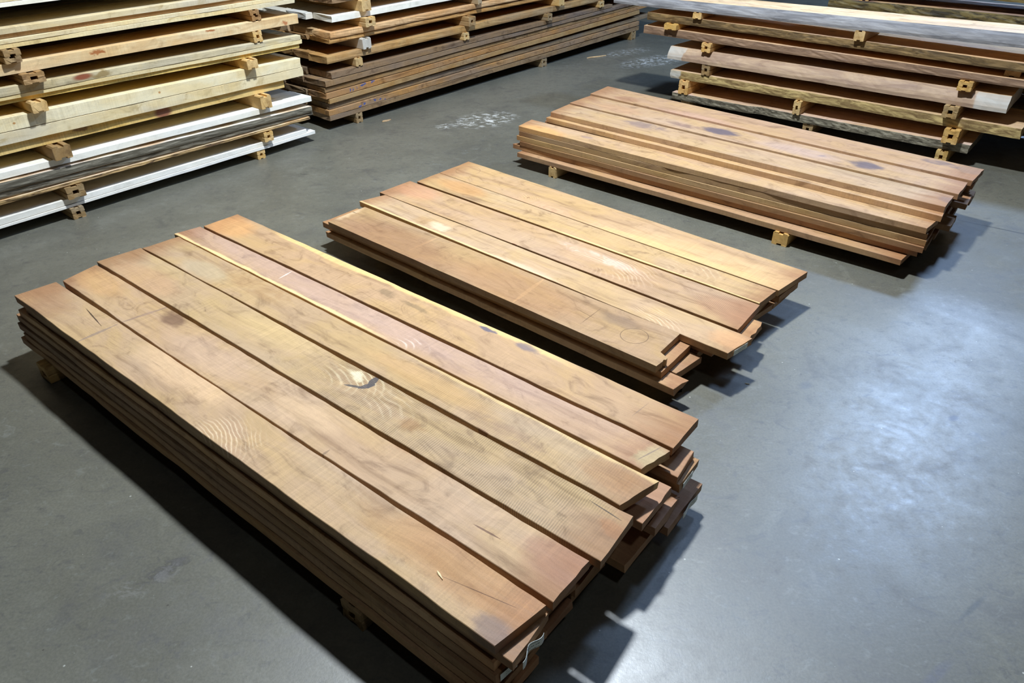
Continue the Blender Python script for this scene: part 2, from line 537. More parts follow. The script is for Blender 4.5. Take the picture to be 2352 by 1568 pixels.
# stickers: two grooved runners one on the other, their grooves meeting as a square hole
def sticker(F_, s, z0, z1, label, out=0.025, depth=1.05, w=0.085, kind='pair', mat=None, tint=(1, 1, 1), yaw=0.0, group=None, name='sticker_block', skew=0.0, lower_shift=0.0):
    mat = mat or M_BLOCK
    SEED[0] += 1
    rnd = random.Random(SEED[0] * 13)
    root = bpy.data.objects.new(name, None)
    col.objects.link(root)
    p = F_.p(s, -out)
    root.location = (p.x, p.y, z0)
    root.rotation_euler = (0, 0, math.atan2(F_.u.y, F_.u.x) + yaw)
    root.empty_display_size = 0.05
    tag(root, label, 'sticker', group)
    h = z1 - z0
    if kind == 'pair':
        specs = [('lower_runner', 0.0, h * 0.5 - 0.0008, 1, lower_shift), ('upper_runner', h * 0.5, h * 0.5, -1, 0.0)]
    else:
        specs = [('runner', 0.0, h, 2, 0.0)]
    for nm, zb, hh, gd, sh in specs:
        e = 0.004
        gw, gh = w * 0.16, hh * 0.32
        hw = w / 2
        sg = (lambda z: z)
        if gd in (1, -1):
            gi = gh                       # groove towards the other runner, shallow one on the outside
            prof = [(-hw + e, 0), (-gw, 0), (-gw, gh * 0.55), (gw, gh * 0.55), (gw, 0), (hw - e, 0), (hw, e), (hw, hh - e), (hw - e, hh), (gw, hh), (gw, hh - gi), (-gw, hh - gi), (-gw, hh), (-hw + e, hh), (-hw, hh - e), (-hw, e)]
            if gd == -1:
                prof = [(x, hh - z) for x, z in reversed(prof)]
        else:
            prof = [(-hw + e, 0), (-gw, 0), (-gw, hh * 0.13), (gw, hh * 0.13), (gw, 0), (hw - e, 0), (hw, e), (hw, hh - 2 * e), (hw - 2 * e, hh), (gw, hh), (gw, hh * 0.86), (-gw, hh * 0.86), (-gw, hh), (-hw + 2 * e, hh), (-hw, hh - 2 * e), (-hw, e)]
        v = []
        ys = [0, 0.004, depth * 0.33, depth * 0.66, depth]
        for j, y in enumerate(ys):
            for (x, z) in prof:
                sc = 0.985 if j == 0 else 1.0
                jx = 0.0012 * rnd.uniform(-1, 1)
                v.append((x * sc + sh + skew * y + jx, y + (0.0015 * rnd.uniform(-1, 1) if j == 0 else 0), zb + hh / 2 + (z - hh / 2) * sc))
        m = len(prof)
        f = []
        for j in range(len(ys) - 1):
            for k in range(m):
                k2 = (k + 1) % m
                f.append((j * m + k, j * m + k2, (j + 1) * m + k2, (j + 1) * m + k))
        f.append(tuple(reversed(range(m))))
        f.append(tuple(range((len(ys) - 1) * m, len(ys) * m)))
        # put length along the mesh x axis so the grain runs with it
        v = [(y, -x, z) for (x, y, z) in v]
        o = link(nm, v, f, mat, (0, 0, 0), math.pi / 2, root)
        o.color = (tint[0], tint[1], tint[2], 1)
    return root


ORD = ['top', 'second', 'third', 'fourth', 'fifth', 'sixth', 'seventh', 'eighth', 'ninth']

# ------------------------------------------------------------------ floor
FL = NT('polished_concrete')
tc = FL.new('ShaderNodeTexCoord')
P = tc.outputs['Object']
n1 = FL.noise(P, 1.1, 5.0, 0.6, 0.5)
n2 = FL.noise(P, 5.0, 6.0, 0.65, 0.6)
n3 = FL.noise(P, 26.0, 5.0, 0.7)
n4 = FL.noise(P, 120.0, 2.0, 0.6)
c = FL.mix(FL.ramp(n1, 0.35, 0.65), lin(112, 113, 104), lin(130, 131, 121))
c = FL.mix(FL.ramp(n2, 0.50, 0.74, 0, 0.7), c, lin(94, 94, 90))
c = FL.mix(FL.ramp(n2, 0.24, 0.46, 0.6, 0.0), c, lin(144, 146, 138))
c = FL.mix(FL.ramp(n3, 0.52, 0.78, 0, 0.65), c, lin(84, 84, 84))
c = FL.mix(FL.ramp(n3, 0.26, 0.44, 0.6, 0.0), c, lin(142, 147, 144))
n5 = FL.noise(FL.scale(P, (1.0, 1.6, 1.0)), 11.0, 5.0, 0.68, 1.5)
c = FL.mix(FL.ramp(n5, 0.54, 0.70, 0, 0.55), c, lin(94, 95, 96))
c = FL.mix(FL.ramp(n5, 0.28, 0.42, 0.55, 0.0), c, lin(138, 142, 138))
vor = FL.new('ShaderNodeTexVoronoi')
FL.put(vor.inputs['Vector'], FL.vmath('ADD', P, FL.scale(FL.noise(P, 3.0, 4.0, 0.6, colour=True), (0.5, 0.5, 0.5))))
vor.feature = 'DISTANCE_TO_EDGE'
vor.inputs['Scale'].default_value = 7.0
craz = FL.math('MULTIPLY', FL.ramp(vor.outputs['Distance'], 0.004, 0.02, 1.0, 0.0), FL.ramp(n1, 0.46, 0.6))
c = FL.mix(FL.math('MULTIPLY', craz, 0.16), c, lin(62, 62, 62))
# little white flecks and dark flecks
v2 = FL.new('ShaderNodeTexVoronoi')
FL.put(v2.inputs['Vector'], P)
v2.inputs['Scale'].default_value = 21.0
vs = FL.new('ShaderNodeSeparateColor')
FL.put(vs.inputs[0], v2.outputs['Color'])
fl = FL.math('MULTIPLY', FL.math('LESS_THAN', v2.outputs['Distance'], FL.math('MULTIPLY', vs.outputs[1], 0.075)), FL.math('GREATER_THAN', vs.outputs[0], 0.70))
c = FL.mix(FL.math('MULTIPLY', fl, 0.75), c, lin(205, 210, 206))
dk = FL.math('MULTIPLY', FL.math('LESS_THAN', v2.outputs['Distance'], FL.math('MULTIPLY', vs.outputs[1], 0.09)), FL.math('LESS_THAN', vs.outputs[0], 0.12))
c = FL.mix(FL.math('MULTIPLY', dk, 0.6), c, lin(70, 66, 62))


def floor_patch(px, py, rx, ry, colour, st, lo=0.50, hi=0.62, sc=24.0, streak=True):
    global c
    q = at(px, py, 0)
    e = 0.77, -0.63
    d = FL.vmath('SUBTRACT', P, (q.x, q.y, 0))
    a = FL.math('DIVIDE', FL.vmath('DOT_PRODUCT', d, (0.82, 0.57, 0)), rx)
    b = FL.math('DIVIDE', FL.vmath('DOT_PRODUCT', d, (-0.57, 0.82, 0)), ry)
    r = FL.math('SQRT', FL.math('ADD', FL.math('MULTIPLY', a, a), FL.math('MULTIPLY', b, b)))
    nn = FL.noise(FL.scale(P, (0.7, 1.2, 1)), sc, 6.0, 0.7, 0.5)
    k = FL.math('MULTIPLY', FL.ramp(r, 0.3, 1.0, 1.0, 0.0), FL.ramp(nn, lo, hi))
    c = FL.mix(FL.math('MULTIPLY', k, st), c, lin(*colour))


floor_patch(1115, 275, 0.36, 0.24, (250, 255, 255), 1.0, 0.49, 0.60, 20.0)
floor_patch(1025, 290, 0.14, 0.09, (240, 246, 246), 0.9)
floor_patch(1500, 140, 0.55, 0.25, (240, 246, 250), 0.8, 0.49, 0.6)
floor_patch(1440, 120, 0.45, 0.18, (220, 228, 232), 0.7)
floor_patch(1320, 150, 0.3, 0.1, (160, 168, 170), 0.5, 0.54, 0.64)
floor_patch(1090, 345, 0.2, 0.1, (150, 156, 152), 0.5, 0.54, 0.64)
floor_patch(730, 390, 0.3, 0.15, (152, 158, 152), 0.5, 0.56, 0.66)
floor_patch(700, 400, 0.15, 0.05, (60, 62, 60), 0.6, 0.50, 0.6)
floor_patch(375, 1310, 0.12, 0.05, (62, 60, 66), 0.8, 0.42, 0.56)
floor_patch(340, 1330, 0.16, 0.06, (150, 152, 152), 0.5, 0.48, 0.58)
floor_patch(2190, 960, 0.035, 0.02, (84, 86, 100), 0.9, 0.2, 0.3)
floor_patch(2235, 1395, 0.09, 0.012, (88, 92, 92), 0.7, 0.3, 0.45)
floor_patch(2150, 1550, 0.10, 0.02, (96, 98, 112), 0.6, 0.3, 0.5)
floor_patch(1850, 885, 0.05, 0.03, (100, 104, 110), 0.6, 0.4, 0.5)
# control joint on the right
ja, jb = at(2205, 506, 0), at(2352, 537, 0)
jd = (jb - ja).normalized()
dj = FL.vmath('DOT_PRODUCT', FL.vmath('SUBTRACT', P, (ja.x, ja.y, 0)), (-jd.y, jd.x, 0))
al = FL.vmath('DOT_PRODUCT', FL.vmath('SUBTRACT', P, (ja.x, ja.y, 0)), (jd.x, jd.y, 0))
jm = FL.ramp(al, -0.05, 0.05)
c = FL.mix(FL.math('MULTIPLY', FL.ramp(FL.math('ABSOLUTE', dj), 0.003, 0.009, 0.75, 0.0), jm), c, lin(52, 52, 50))
FL.put(FL.b.inputs['Base Color'], FL.mix(1.0, c, FL.mix(FL.ramp(n4, 0.3, 0.7), (0.64, 0.60, 0.53, 1), (0.78, 0.72, 0.64, 1)), 'MULTIPLY'))
ro = FL.ramp(n2, 0.3, 0.7, 0.34, 0.46, False)
ro = FL.math('ADD', ro, FL.ramp(n3, 0.3, 0.7, -0.04, 0.06, False))
FL.put(FL.b.inputs['Roughness'], ro)
FL.b.inputs['Specular IOR Level'].default_value = 1.0
bp = FL.new('ShaderNodeBump')
bp.inputs['Strength'].default_value = 0.12
bp.inputs['Distance'].default_value = 0.003
FL.put(bp.inputs['Height'], FL.math('ADD', n3, FL.math('MULTIPLY', n4, 0.4)))
FL.put(FL.b.inputs['Normal'], bp.outputs[0])
fo = link('floor', [(-9, -4, 0), (14, -4, 0), (14, 18, 0), (-9, 18, 0), (-9, -4, -0.15), (14, -4, -0.15), (14, 18, -0.15), (-9, 18, -0.15)],
          [(0, 1, 2, 3), (7, 6, 5, 4), (0, 4, 5, 1), (1, 5, 6, 2), (2, 6, 7, 3), (3, 7, 4, 0)], FL.m)
fo['kind'] = 'structure'


# the hall around the place, all of it outside the picture
def plain(name, c_, ro_=0.8):
    N = NT(name)
    t_ = N.new('ShaderNodeTexCoord')
    n_ = N.noise(t_.outputs['Object'], 0.7, 4.0)
    N.put(N.b.inputs['Base Color'], N.mix(n_, lin(*[v * 0.92 for v in c_]), lin(*c_)))
    N.b.inputs['Roughness'].default_value = ro_
    return N.m


def box(name, a, b, mat):
    x0, y0, z0 = a
    x1, y1, z1 = b
    v = [(x, y, z) for z in (z0, z1) for y in (y0, y1) for x in (x0, x1)]
    f = [(0, 2, 3, 1), (4, 5, 7, 6), (0, 1, 5, 4), (2, 6, 7, 3), (0, 4, 6, 2), (1, 3, 7, 5)]
    o = link(name, v, f, mat)
    o['kind'] = 'structure'
    return o


m_wall = plain('painted_block_wall', (58, 60, 62))
m_ceil = plain('dark_roof_deck', (40, 41, 44))
box('wall_left', (-9.2, -4.2, 0), (-9.0, 18.2, 6.6), m_wall)
box('wall_right', (14.0, -4.2, 0), (14.2, 18.2, 6.6), m_wall)
box('wall_back', (-9.0, 18.0, 0), (14.0, 18.2, 6.598), m_wall)
box('wall_front', (-9.0, -4.2, 0), (14.0, -4.0, 6.598), m_wall)
box('ceiling', (-9.2, -4.2, 6.6), (14.2, 18.2, 6.8), m_ceil)


def wc(F_, pts, z):
    return [at(x, y, z).xy for x, y in pts]


def row_tint(r, lo=0.86, hi=1.1):
    v = r.uniform(lo, hi)
    return (v, v * r.uniform(0.96, 1.02), v * r.uniform(0.92, 1.04))


DK = lin(60, 50, 44)[:3]
PURP = lin(180, 156, 144)[:3]
SAP = lin(236, 204, 142)[:3]
BLU = lin(104, 98, 110)[:3]
LIGHT = lin(240, 218, 184)[:3]
PENCIL = lin(110, 88, 66)[:3]

# ================================================================== NEAREST PILE
Z1 = 0.31
F1 = Frame((33, 679), (1137, 1483), Z1)
T1 = 0.0310
STEP1 = 0.0335
B = [
    [(33, 679), (1137, 1483), (1254.7, 1389), (131, 647)],
    [(144, 645), (1268.8, 1383), (1354.5, 1286), (222, 608)],
    [(223, 601), (1379, 1290), (1456, 1185), (324, 569)],
    [(327, 570), (1423.5, 1160), (1512.8, 1103.5), (411, 543)],
    [(400, 537), (1472.6, 1077), (1539.4, 1034.7), (460, 520)],
    [(468, 519), (1545, 1029), (1605, 962), (546, 492)],
]
C1 = [wc(F1, b, Z1) for b in B]
L1 = lambda i, x, y: lc(C1[i], Z1, x, y)


def blob(i, x, y, rx, ry, co, st, nz=1, LL=L1):
    a = LL(i, x, y)
    return ('blob', (a[0], a[1], 0.0), (rx, ry, 0.2), co, st, nz)


def line(i, a, b, w, co, st=0.85, LL=L1):
    return ('line', LL(i, *a), LL(i, *b), w, co, st)


hw = [0.163 / 2, 0.16 / 2, 0.19 / 2, 0.165 / 2, 0.124 / 2, 0.18 / 2]
feat1 = [
    [blob(0, 100, 690, 0.24, 0.11, lin(150, 110, 76)[:3], 0.45, 1), line(0, (197, 708), (233, 749), 0.0022, lin(40, 26, 20)[:3]), line(0, (347, 828), (372, 845), 0.0014, DK, 0.8),
     line(0, (178, 785), (270, 745), 0.007, lin(134, 116, 104)[:3], 0.65), ('curl', L1(0, 520, 1005), 0.13, 1.5, LIGHT, lin(150, 106, 84)[:3], 0.95, 330.0),
     blob(0, 1120, 1330, 0.42, 0.13, lin(168, 118, 74)[:3], 0.55, 1), blob(0, 1135, 1455, 0.09, 0.05, lin(120, 100, 90)[:3], 0.7, 1), blob(0, 850, 1140, 0.1, 0.06, lin(150, 116, 84)[:3], 0.4, 2),
     ('line', (1.02, -0.02), (1.25, 0.03), 0.0012, lin(84, 54, 34)[:3], 0.7), blob(0, 420, 860, 0.35, 0.09, lin(222, 186, 144)[:3], 0.5, 1), blob(0, 960, 1250, 0.25, 0.08, lin(176, 136, 90)[:3], 0.5, 1)],
    [line(1, (275, 741), (390, 703), 0.007, lin(134, 112, 98)[:3], 0.6), blob(1, 400, 733, 0.09, 0.05, lin(108, 80, 62)[:3], 0.75, 1), blob(1, 230, 650, 0.22, 0.09, lin(188, 146, 96)[:3], 0.5, 1),
     blob(1, 960, 1035, 0.30, 0.04, lin(156, 120, 84)[:3], 0.75, 1), blob(1, 1290, 1290, 0.14, 0.1, lin(150, 104, 78)[:3], 0.5, 1), line(1, (1087, 1203), (1150, 1238), 0.0025, lin(92, 60, 44)[:3], 0.75),
     blob(1, 480, 820, 0.3, 0.09, lin(190, 162, 136)[:3], 0.5, 1), blob(1, 700, 950, 0.2, 0.06, lin(206, 176, 138)[:3], 0.5, 1), line(1, (736, 1047), (758, 1032), 0.0035, DK, 0.4)],
    [blob(2, 335, 640, 0.3, 0.1, lin(184, 142, 108)[:3], 0.5, 1), ('curl', L1(2, 825, 865), 0.115, 1.7, lin(246, 228, 190)[:3], lin(150, 112, 76)[:3], 1.0, 210.0), blob(2, 822, 862, 0.055, 0.03, lin(240, 222, 186)[:3], 0.85, 1),
     ('curl', L1(2, 900, 935), 0.13, 1.6, LIGHT, lin(140, 100, 66)[:3], 0.45, 170.0), line(2, (790, 883), (834, 890), 0.005, lin(84, 78, 76)[:3], 0.9), line(2, (824, 890), (862, 883), 0.009, lin(92, 84, 82)[:3], 0.95), line(2, (846, 890), (870, 862), 0.011, lin(88, 80, 78)[:3], 0.95),
     ('saw', 0.05, 1.25, 0.34), blob(2, 940, 975, 0.06, 0.045, lin(150, 108, 66)[:3], 0.6, 1), line(2, (1350, 1146), (1428, 1196), 0.0016, DK, 0.8), blob(2, 640, 760, 0.3, 0.10, lin(196, 166, 120)[:3], 0.6, 1), blob(2, 1410, 1215, 0.05, 0.04, lin(160, 108, 66)[:3], 0.5, 1)],
    [blob(3, 470, 620, 0.2, 0.07, lin(178, 160, 132)[:3], 0.6, 1), blob(3, 600, 660, 0.3, 0.08, lin(170, 134, 94)[:3], 0.5, 2), blob(3, 980, 875, 0.4, 0.06, lin(190, 150, 98)[:3], 0.5, 1),
     blob(3, 1150, 990, 0.22, 0.05, lin(158, 128, 104)[:3], 0.5, 2), ('saw', 0.35, 1.2, 0.18), line(3, (1095, 980), (1122, 996), 0.0022, lin(120, 86, 62)[:3], 0.7), blob(3, 1400, 1090, 0.12, 0.08, lin(160, 116, 74)[:3], 0.5, 1), ('sap', hw[3], 0.028, SAP, 0.5, 1, 0.35, 1.4)],
    [blob(4, 800, 690, 1.5, 0.12, PURP, 0.42, 1), ('sap', -hw[4], 0.022, SAP, 0.8, -1, -1.3, 0.1), ('curl', L1(4, 945, 790), 0.06, 1.8, lin(240, 226, 208)[:3], lin(170, 140, 124)[:3], 0.9, 210.0),
     line(4, (640, 640), (672, 622), 0.003, lin(226, 206, 190)[:3], 0.8), blob(4, 1500, 1050, 0.06, 0.08, lin(178, 164, 122)[:3], 0.7, 1), line(4, (1465, 1055), (1520, 1026), 0.002, lin(110, 96, 90)[:3], 0.6)],
    [('sap', hw[5], 0.036, lin(222, 190, 130)[:3], 0.8, 1, -0.9, 0.75), blob(5, 890, 672, 0.07, 0.035, lin(128, 108, 82)[:3], 0.7, 1), blob(5, 955, 705, 0.10, 0.018, lin(132, 112, 84)[:3], 0.7, 1),
     blob(5, 1120, 757, 0.05, 0.016, BLU, 0.95, 1), blob(5, 1210, 797, 0.06, 0.03, BLU, 0.7, 1), line(5, (775, 640), (800, 625), 0.004, lin(140, 112, 78)[:3], 0.4), blob(5, 530, 520, 0.2, 0.12, lin(200, 150, 98)[:3], 0.6, 1),
     line(5, (1452, 955), (1490, 925), 0.0016, lin(132, 112, 96)[:3], 0.6)],
]
lab1 = [
    'long brown board on the near edge of the nearest pile, curly figured, with splinter',
    'top board second from the near edge of the nearest pile, round dark smudge at left',
    'top brown board of the nearest pile with a large pale knot and grey crack',
    'top brown board of the nearest pile between the knotty board and the pinkish one',
    'narrow pinkish grey top board of the nearest pile with a yellow strip along one edge',
    'brown top board on the far edge of the nearest pile, yellow edge with blue-grey stains',
]
nr1 = [(), [(0.38, -0.011)], (), [(0.02, 0.003), (0.25, 0.0015), (0.55, 0.004), (0.98, 0.003)], [(0.02, 0.002), (0.98, 0.002)], ()]
fr1 = [[(0.38, 0.000)], (), [(0.02, -0.003), (0.25, -0.001), (0.5, -0.006), (0.98, -0.003)], [(0.02, -0.004), (0.98, -0.004)], (), ()]
tints1 = [(1.0, 1.0, 1.0), (1.02, 1.0, 0.99), (0.98, 1.0, 0.96), (0.97, 0.97, 0.93), (1.0, 0.95, 0.97), (1.0, 0.95, 0.88)]
for i in range(6):
    ft = list(feat1[i])
    o = plank('sawn_board', C1[i], Z1, T1, walnut('brown_board_grain_%s' % 'abcdef'[i], ft, saw=0.55), lab1[i], 'board', tint=tints1[i], wob=0.004, nx=60, near=nr1[i], far=fr1[i], ragged=0.004,
              bow=(0.0015, -0.0005, 0.0, 0.001, 0.0, 0.001)[i])

rg = random.Random(5)
NE1 = [0.0, 0.172, 0.345, 0.52, 0.70, 0.86, 1.015]
# (layer index below top) -> list of (n0, n1, u0, u1near, u1far, tint, note)
low1 = {
    1: [(0.008, 0.169, 0.042, 2.610, 2.594, (0.92, 0.92, 0.9)), (0.178, 0.345, 0.03, 2.53, 2.54, None), (0.352, 0.52, 0.02, 2.55, 2.56, None), (0.527, 0.69, 0.03, 2.52, 2.52, None), (0.70, 0.84, 0.02, 2.50, 2.50, None), (0.85, 1.00, 0.03, 2.51, 2.51, None)],
    2: [(-0.004, 0.160, -0.012, 2.563, 2.56, (1.4, 1.36, 1.26)), (0.17, 0.36, 0.02, 2.54, 2.54, None), (0.37, 0.572, 0.0, 2.50, 2.5, None), (0.583, 0.76, 0.02, 2.612, 2.605, None), (0.807, 0.942, 0.01, 2.597, 2.583, None), (0.948, 1.02, 0.02, 2.50, 2.5, None)],
    3: [(-0.010, 0.165, -0.045, 2.572, 2.592, (0.95, 0.92, 0.9)), (0.175, 0.35, 0.01, 2.55, 2.55, None), (0.36, 0.55, 0.01, 2.53, 2.53, None), (0.56, 0.70, 0.02, 2.52, 2.52, None), (0.71, 0.806, 0.01, 2.49, 2.5, None), (0.814, 0.955, 0.01, 2.606, 2.598, None)],
    4: [(-0.018, 0.160, -0.038, 2.565, 2.56, (0.78, 0.74, 0.72)), (0.17, 0.35, 0.0, 2.52, 2.55, None), (0.36, 0.50, 0.0, 2.54, 2.54, None), (0.51, 0.635, 0.0, 2.50, 2.5, None), (0.645, 0.806, 0.01, 2.625, 2.608, None), (0.815, 1.0, 0.02, 2.53, 2.53, None)],
    5: [(-0.022, 0.165, 0.000, 2.570, 2.57, (1.0, 0.96, 0.9)), (0.175, 0.34, 0.0, 2.53, 2.53, None), (0.35, 0.53, 0.01, 2.55, 2.54, None), (0.54, 0.71, 0.0, 2.50, 2.5, None), (0.72, 0.86, 0.02, 2.52, 2.52, None), (0.87, 1.01, 0.02, 2.54, 2.54, None)],
    6: [(-0.030, 0.150, -0.038, 2.580, 2.58, (1.05, 0.98, 0.9)), (0.16, 0.34, 0.0, 2.55, 2.55, None), (0.35, 0.52, 0.01, 2.54, 2.54, None), (0.529, 0.718, 0.0, 2.60, 2.597, None), (0.727, 0.965, 0.01, 2.628, 2.618, None)],
}
POS = ['along its near edge', 'second from the near edge', 'third from the near edge', 'fourth from the near edge', 'fifth from the near edge', 'along its far edge']
for k, rows in low1.items():
    zt = Z1 - STEP1 * k
    for j, (n0, n1, u0, ua, ub, tn) in enumerate(rows):
        cs = [F1.p(u0, n0), F1.p(ua, n0), F1.p(ub, n1), F1.p(u0 + rg.uniform(-.01, .01), n1)]
        labelled = None
        pos = POS[j] if j < len(rows) - 1 else POS[5]
        lb = 'brown board in the %s layer of the nearest pile, %s' % (ORD[k], pos)
        if (k, j) == (1, 0):
            lb = 'brown board under the near top board of the nearest pile, wavy paper label on end'
        if (k, j) == (2, 0):
            lb = 'paler grey-brown board in the third layer on the near face of the nearest pile'
        if (k, j) == (3, 0):
            lb = 'brown board in the fourth layer of the nearest pile, near corner tagged with paper'
        if (k, j) == (3, 5):
            lb = 'tagged brown board end jutting out under the far top boards of the nearest pile'
        if (k, j) == (6, 4):
            lb = 'bottom brown board jutting out at the far right corner of the nearest pile, tagged end'
        if (k, j) == (4, 4):
            lb = 'brown board with a splintered right end in the fifth layer of the nearest pile'
        rag = 0.03 if (k, j) == (4, 4) else 0.004
        o = plank('sawn_board', cs, zt, T1, M_WAL, lb, 'board', tint=tn or row_tint(rg), wob=0.004, nx=30, ragged=rag)
        if (k, j) == (1, 0):
            end_tag(o, -0.062, 0.03, -0.0165, 0.0115, wavy=0.014)
        if (k, j) == (3, 0):
            end_tag(o, -0.075, -0.02, -0.012, 0.013)
        if (k, j) == (3, 5):
            end_tag(o, -0.05, 0.02, -0.014, 0.008)
        if (k, j) == (6, 4):
            end_tag(o, -0.03, 0.075, -0.014, 0.011, wavy=0.004)
zb = Z1 - STEP1 * 6 - T1
sa, na = F1.un(108, 874, 0.0)
sb, nb_ = F1.un(812, 1432, 0.0)
sticker(F1, sa, 0.0, zb - 0.001, 'wooden sticker on the floor under the left end of the nearest pile', out=-na, depth=1.0, kind='pair', mat=M_BLOCK, tint=(0.9, 0.86, 0.75))
sticker(F1, sb, 0.0, zb - 0.001, 'wooden sticker on the floor under the near right part of the nearest pile', out=-nb_, depth=1.0, kind='pair', mat=M_BLOCKG)

# ================================================================== MIDDLE PILE (second)
Z2 = 0.18
F2 = Frame((753.7, 509), (1507.4, 840.6), Z2)
B2 = [
    [(753.7, 509), (1507.4, 840.6), (1564, 764), (839, 472)],
    [(826, 462), (1672, 811), (1728, 776.6), (885, 447.5)],
    [(872, 441.5), (1695, 757), (1746, 700.6), (942.5, 415.4)],
    [(958, 416.6), (1744.7, 696.5), (1783.4, 667.5), (1009, 397)],
    [(1010, 396.5), (1789, 666.6), (1855, 624), (1077, 370.7)],
]
C2 = [wc(F2, b, Z2) for b in B2]
# notched right end of the first board: near strip runs on to u 2.034, rest is cut at 1.985
L2 = lambda i, x, y: lc(C2[i], Z2, x, y)


def L2f(i):
    return L2


ox, oy = L2(0, 1457, 771)
feat2 = [
    [('ring', (ox, oy), 0.056, 0.0022, PENCIL, 0.8), line(0, (1322, 708), (1366, 731), 0.0016, PENCIL, 0.8, L2), line(0, (1332, 744), (1379, 709), 0.0016, PENCIL, 0.8, L2),
     line(0, (1178, 694), (1250, 640), 0.009, lin(206, 168, 124)[:3], 0.6, L2), line(0, (940, 574), (1008, 544), 0.006, lin(206, 168, 124)[:3], 0.5, L2), blob(0, 900, 555, 0.55, 0.2, lin(150, 110, 80)[:3], 0.55, 1, L2),
     blob(0, 1420, 735, 0.13, 0.05, lin(128, 108, 92)[:3], 0.5, 1, L2), blob(0, 800, 490, 0.06, 0.12, lin(214, 186, 150)[:3], 0.7, 1, L2), line(0, (806, 485), (820, 490), 0.002, DK, 0.8, L2),
     blob(0, 1180, 660, 0.5, 0.18, lin(172, 130, 88)[:3], 0.5, 1, L2)],
    [blob(1, 975, 508, 0.10, 0.05, lin(168, 134, 92)[:3], 0.6, 1, L2), blob(1, 1010, 520, 0.10, 0.05, lin(212, 192, 160)[:3], 0.6, 1, L2), ('sap', -0.078, 0.016, lin(226, 196, 140)[:3], 0.6, -1, -1.2, 0.2), blob(1, 1200, 620, 0.3, 0.06, lin(220, 190, 160)[:3], 0.5, 1, L2),
     ('curl', L2(1, 1500, 730), 0.10, 1.8, LIGHT, lin(160, 120, 88)[:3], 0.8, 300.0), blob(1, 1680, 780, 0.12, 0.08, lin(206, 158, 110)[:3], 0.5, 1, L2)],
    [blob(2, 1370, 590, 0.32, 0.055, lin(226, 198, 178)[:3], 0.6, 2, L2), ('curl', L2(2, 1420, 615), 0.17, 1.9, lin(232, 204, 172)[:3], lin(156, 112, 82)[:3], 0.8, 260.0), blob(2, 1680, 712, 0.22, 0.12, lin(158, 116, 84)[:3], 0.5, 1, L2), blob(2, 960, 440, 0.2, 0.12, lin(190, 140, 104)[:3], 0.5, 1, L2),
     line(2, (1170, 558), (1186, 562), 0.006, lin(130, 80, 54)[:3], 0.7, L2), ('saw', 0.6, 1.05, 0.2)],
    [blob(3, 1060, 430, 0.25, 0.1, lin(178, 130, 84)[:3], 0.6, 1, L2), ('sap', -0.078, 0.010, lin(226, 196, 140)[:3], 0.7, -1, 0.0, 1.2), ('curl', L2(3, 1590, 615), 0.12, 1.6, LIGHT, lin(168, 128, 92)[:3], 0.5, 170.0)],
    [('curl', L2(4, 1215, 452), 0.06, 1.6, lin(226, 190, 150)[:3], lin(150, 108, 80)[:3], 0.8, 330.0), blob(4, 1212, 453, 0.012, 0.012, lin(110, 74, 56)[:3], 0.8, 1, L2), ('ring', L2(4, 1075, 392), 0.075, 0.0018, PENCIL, 0.6),
     blob(4, 1640, 600, 0.7, 0.16, lin(206, 172, 126)[:3], 0.5, 1, L2), ('sap', -0.10, 0.03, lin(216, 184, 128)[:3], 0.4, -1, 0.1, 1.0), blob(4, 1300, 500, 0.6, 0.1, lin(204, 168, 138)[:3], 0.4, 2, L2)],
]
lab2 = [
    'brown notched board on the near edge of the middle pile with pencilled circle',
    'long pale brown board of the middle pile reaching furthest right, paper label on its end',
    'brown board in the centre of the middle pile with swirling curly grain and reddish end',
    'narrow tan board fourth from the near edge of the middle pile',
    'wide light tan board, far edge of the middle pile, faint pencilled ring on it',
]
tn2 = [(0.86, 0.82, 0.76), (1.04, 1.03, 1.0), (1.0, 0.95, 0.92), (1.05, 1.03, 0.93), (1.04, 0.99, 0.9)]
for i in range(5):
    cs = C2[i]
    if i == 0:
        continue
    o = plank('sawn_board', cs, Z2, T1, walnut('tan_board_grain_%s' % 'abcde'[i], feat2[i], saw=0.4), lab2[i], 'board', tint=tn2[i], wob=0.0025, nx=50)
    if i == 1:
        end_tag(o, -0.045, 0.045, -0.012, 0.012)


def notched(cs, z, t, mat, label):
    """near board of the middle pile: a rectangular piece is cut from its right end on the far side"""
    NL, NR, FR, FL_ = [Vector(q) for q in cs]
    ctr = (NL + NR + FR + FL_) / 4
    ux = ((NR - NL) + (FR - FL_)).normalized()
    uy = Vector((-ux.y, ux.x))
    out_px = [(753.7, 509), (1507.4, 840.6), (1522, 830), (1524, 826), (1530, 826), (1533, 822), (1517, 808), (1562, 766), (838, 475)]
    pts = []
    for q in out_px:
        w_ = at(q[0], q[1], z).xy - ctr
        pts.append((w_.dot(ux), w_.dot(uy)))
    n = len(pts)
    # subdivide the two long edges with a little wander
    full = []
    for i in range(n):
        a, b = pts[i], pts[(i + 1) % n]
        full.append(a)
        L = math.hypot(b[0] - a[0], b[1] - a[1])
        k = int(L / 0.06)
        for j in range(1, k):
            f = j / k
            wv = 0.0018 * mnoise.noise(Vector((f * 14, i * 3.3, 5)))
            full.append((a[0] + (b[0] - a[0]) * f, a[1] + (b[1] - a[1]) * f + wv))
    m = len(full)
    v = [(x, y, t / 2) for x, y in full] + [(x, y, -t / 2) for x, y in full]
    f = [tuple(range(m)), tuple(reversed(range(m, 2 * m)))]
    for i in range(m):
        j = (i + 1) % m
        f.append((i, i + m, j + m, j))
    o = link('sawn_board', v, f, mat, (ctr.x, ctr.y, z - t / 2), math.atan2(ux.y, ux.x))
    tag(o, label, 'board')
    return o


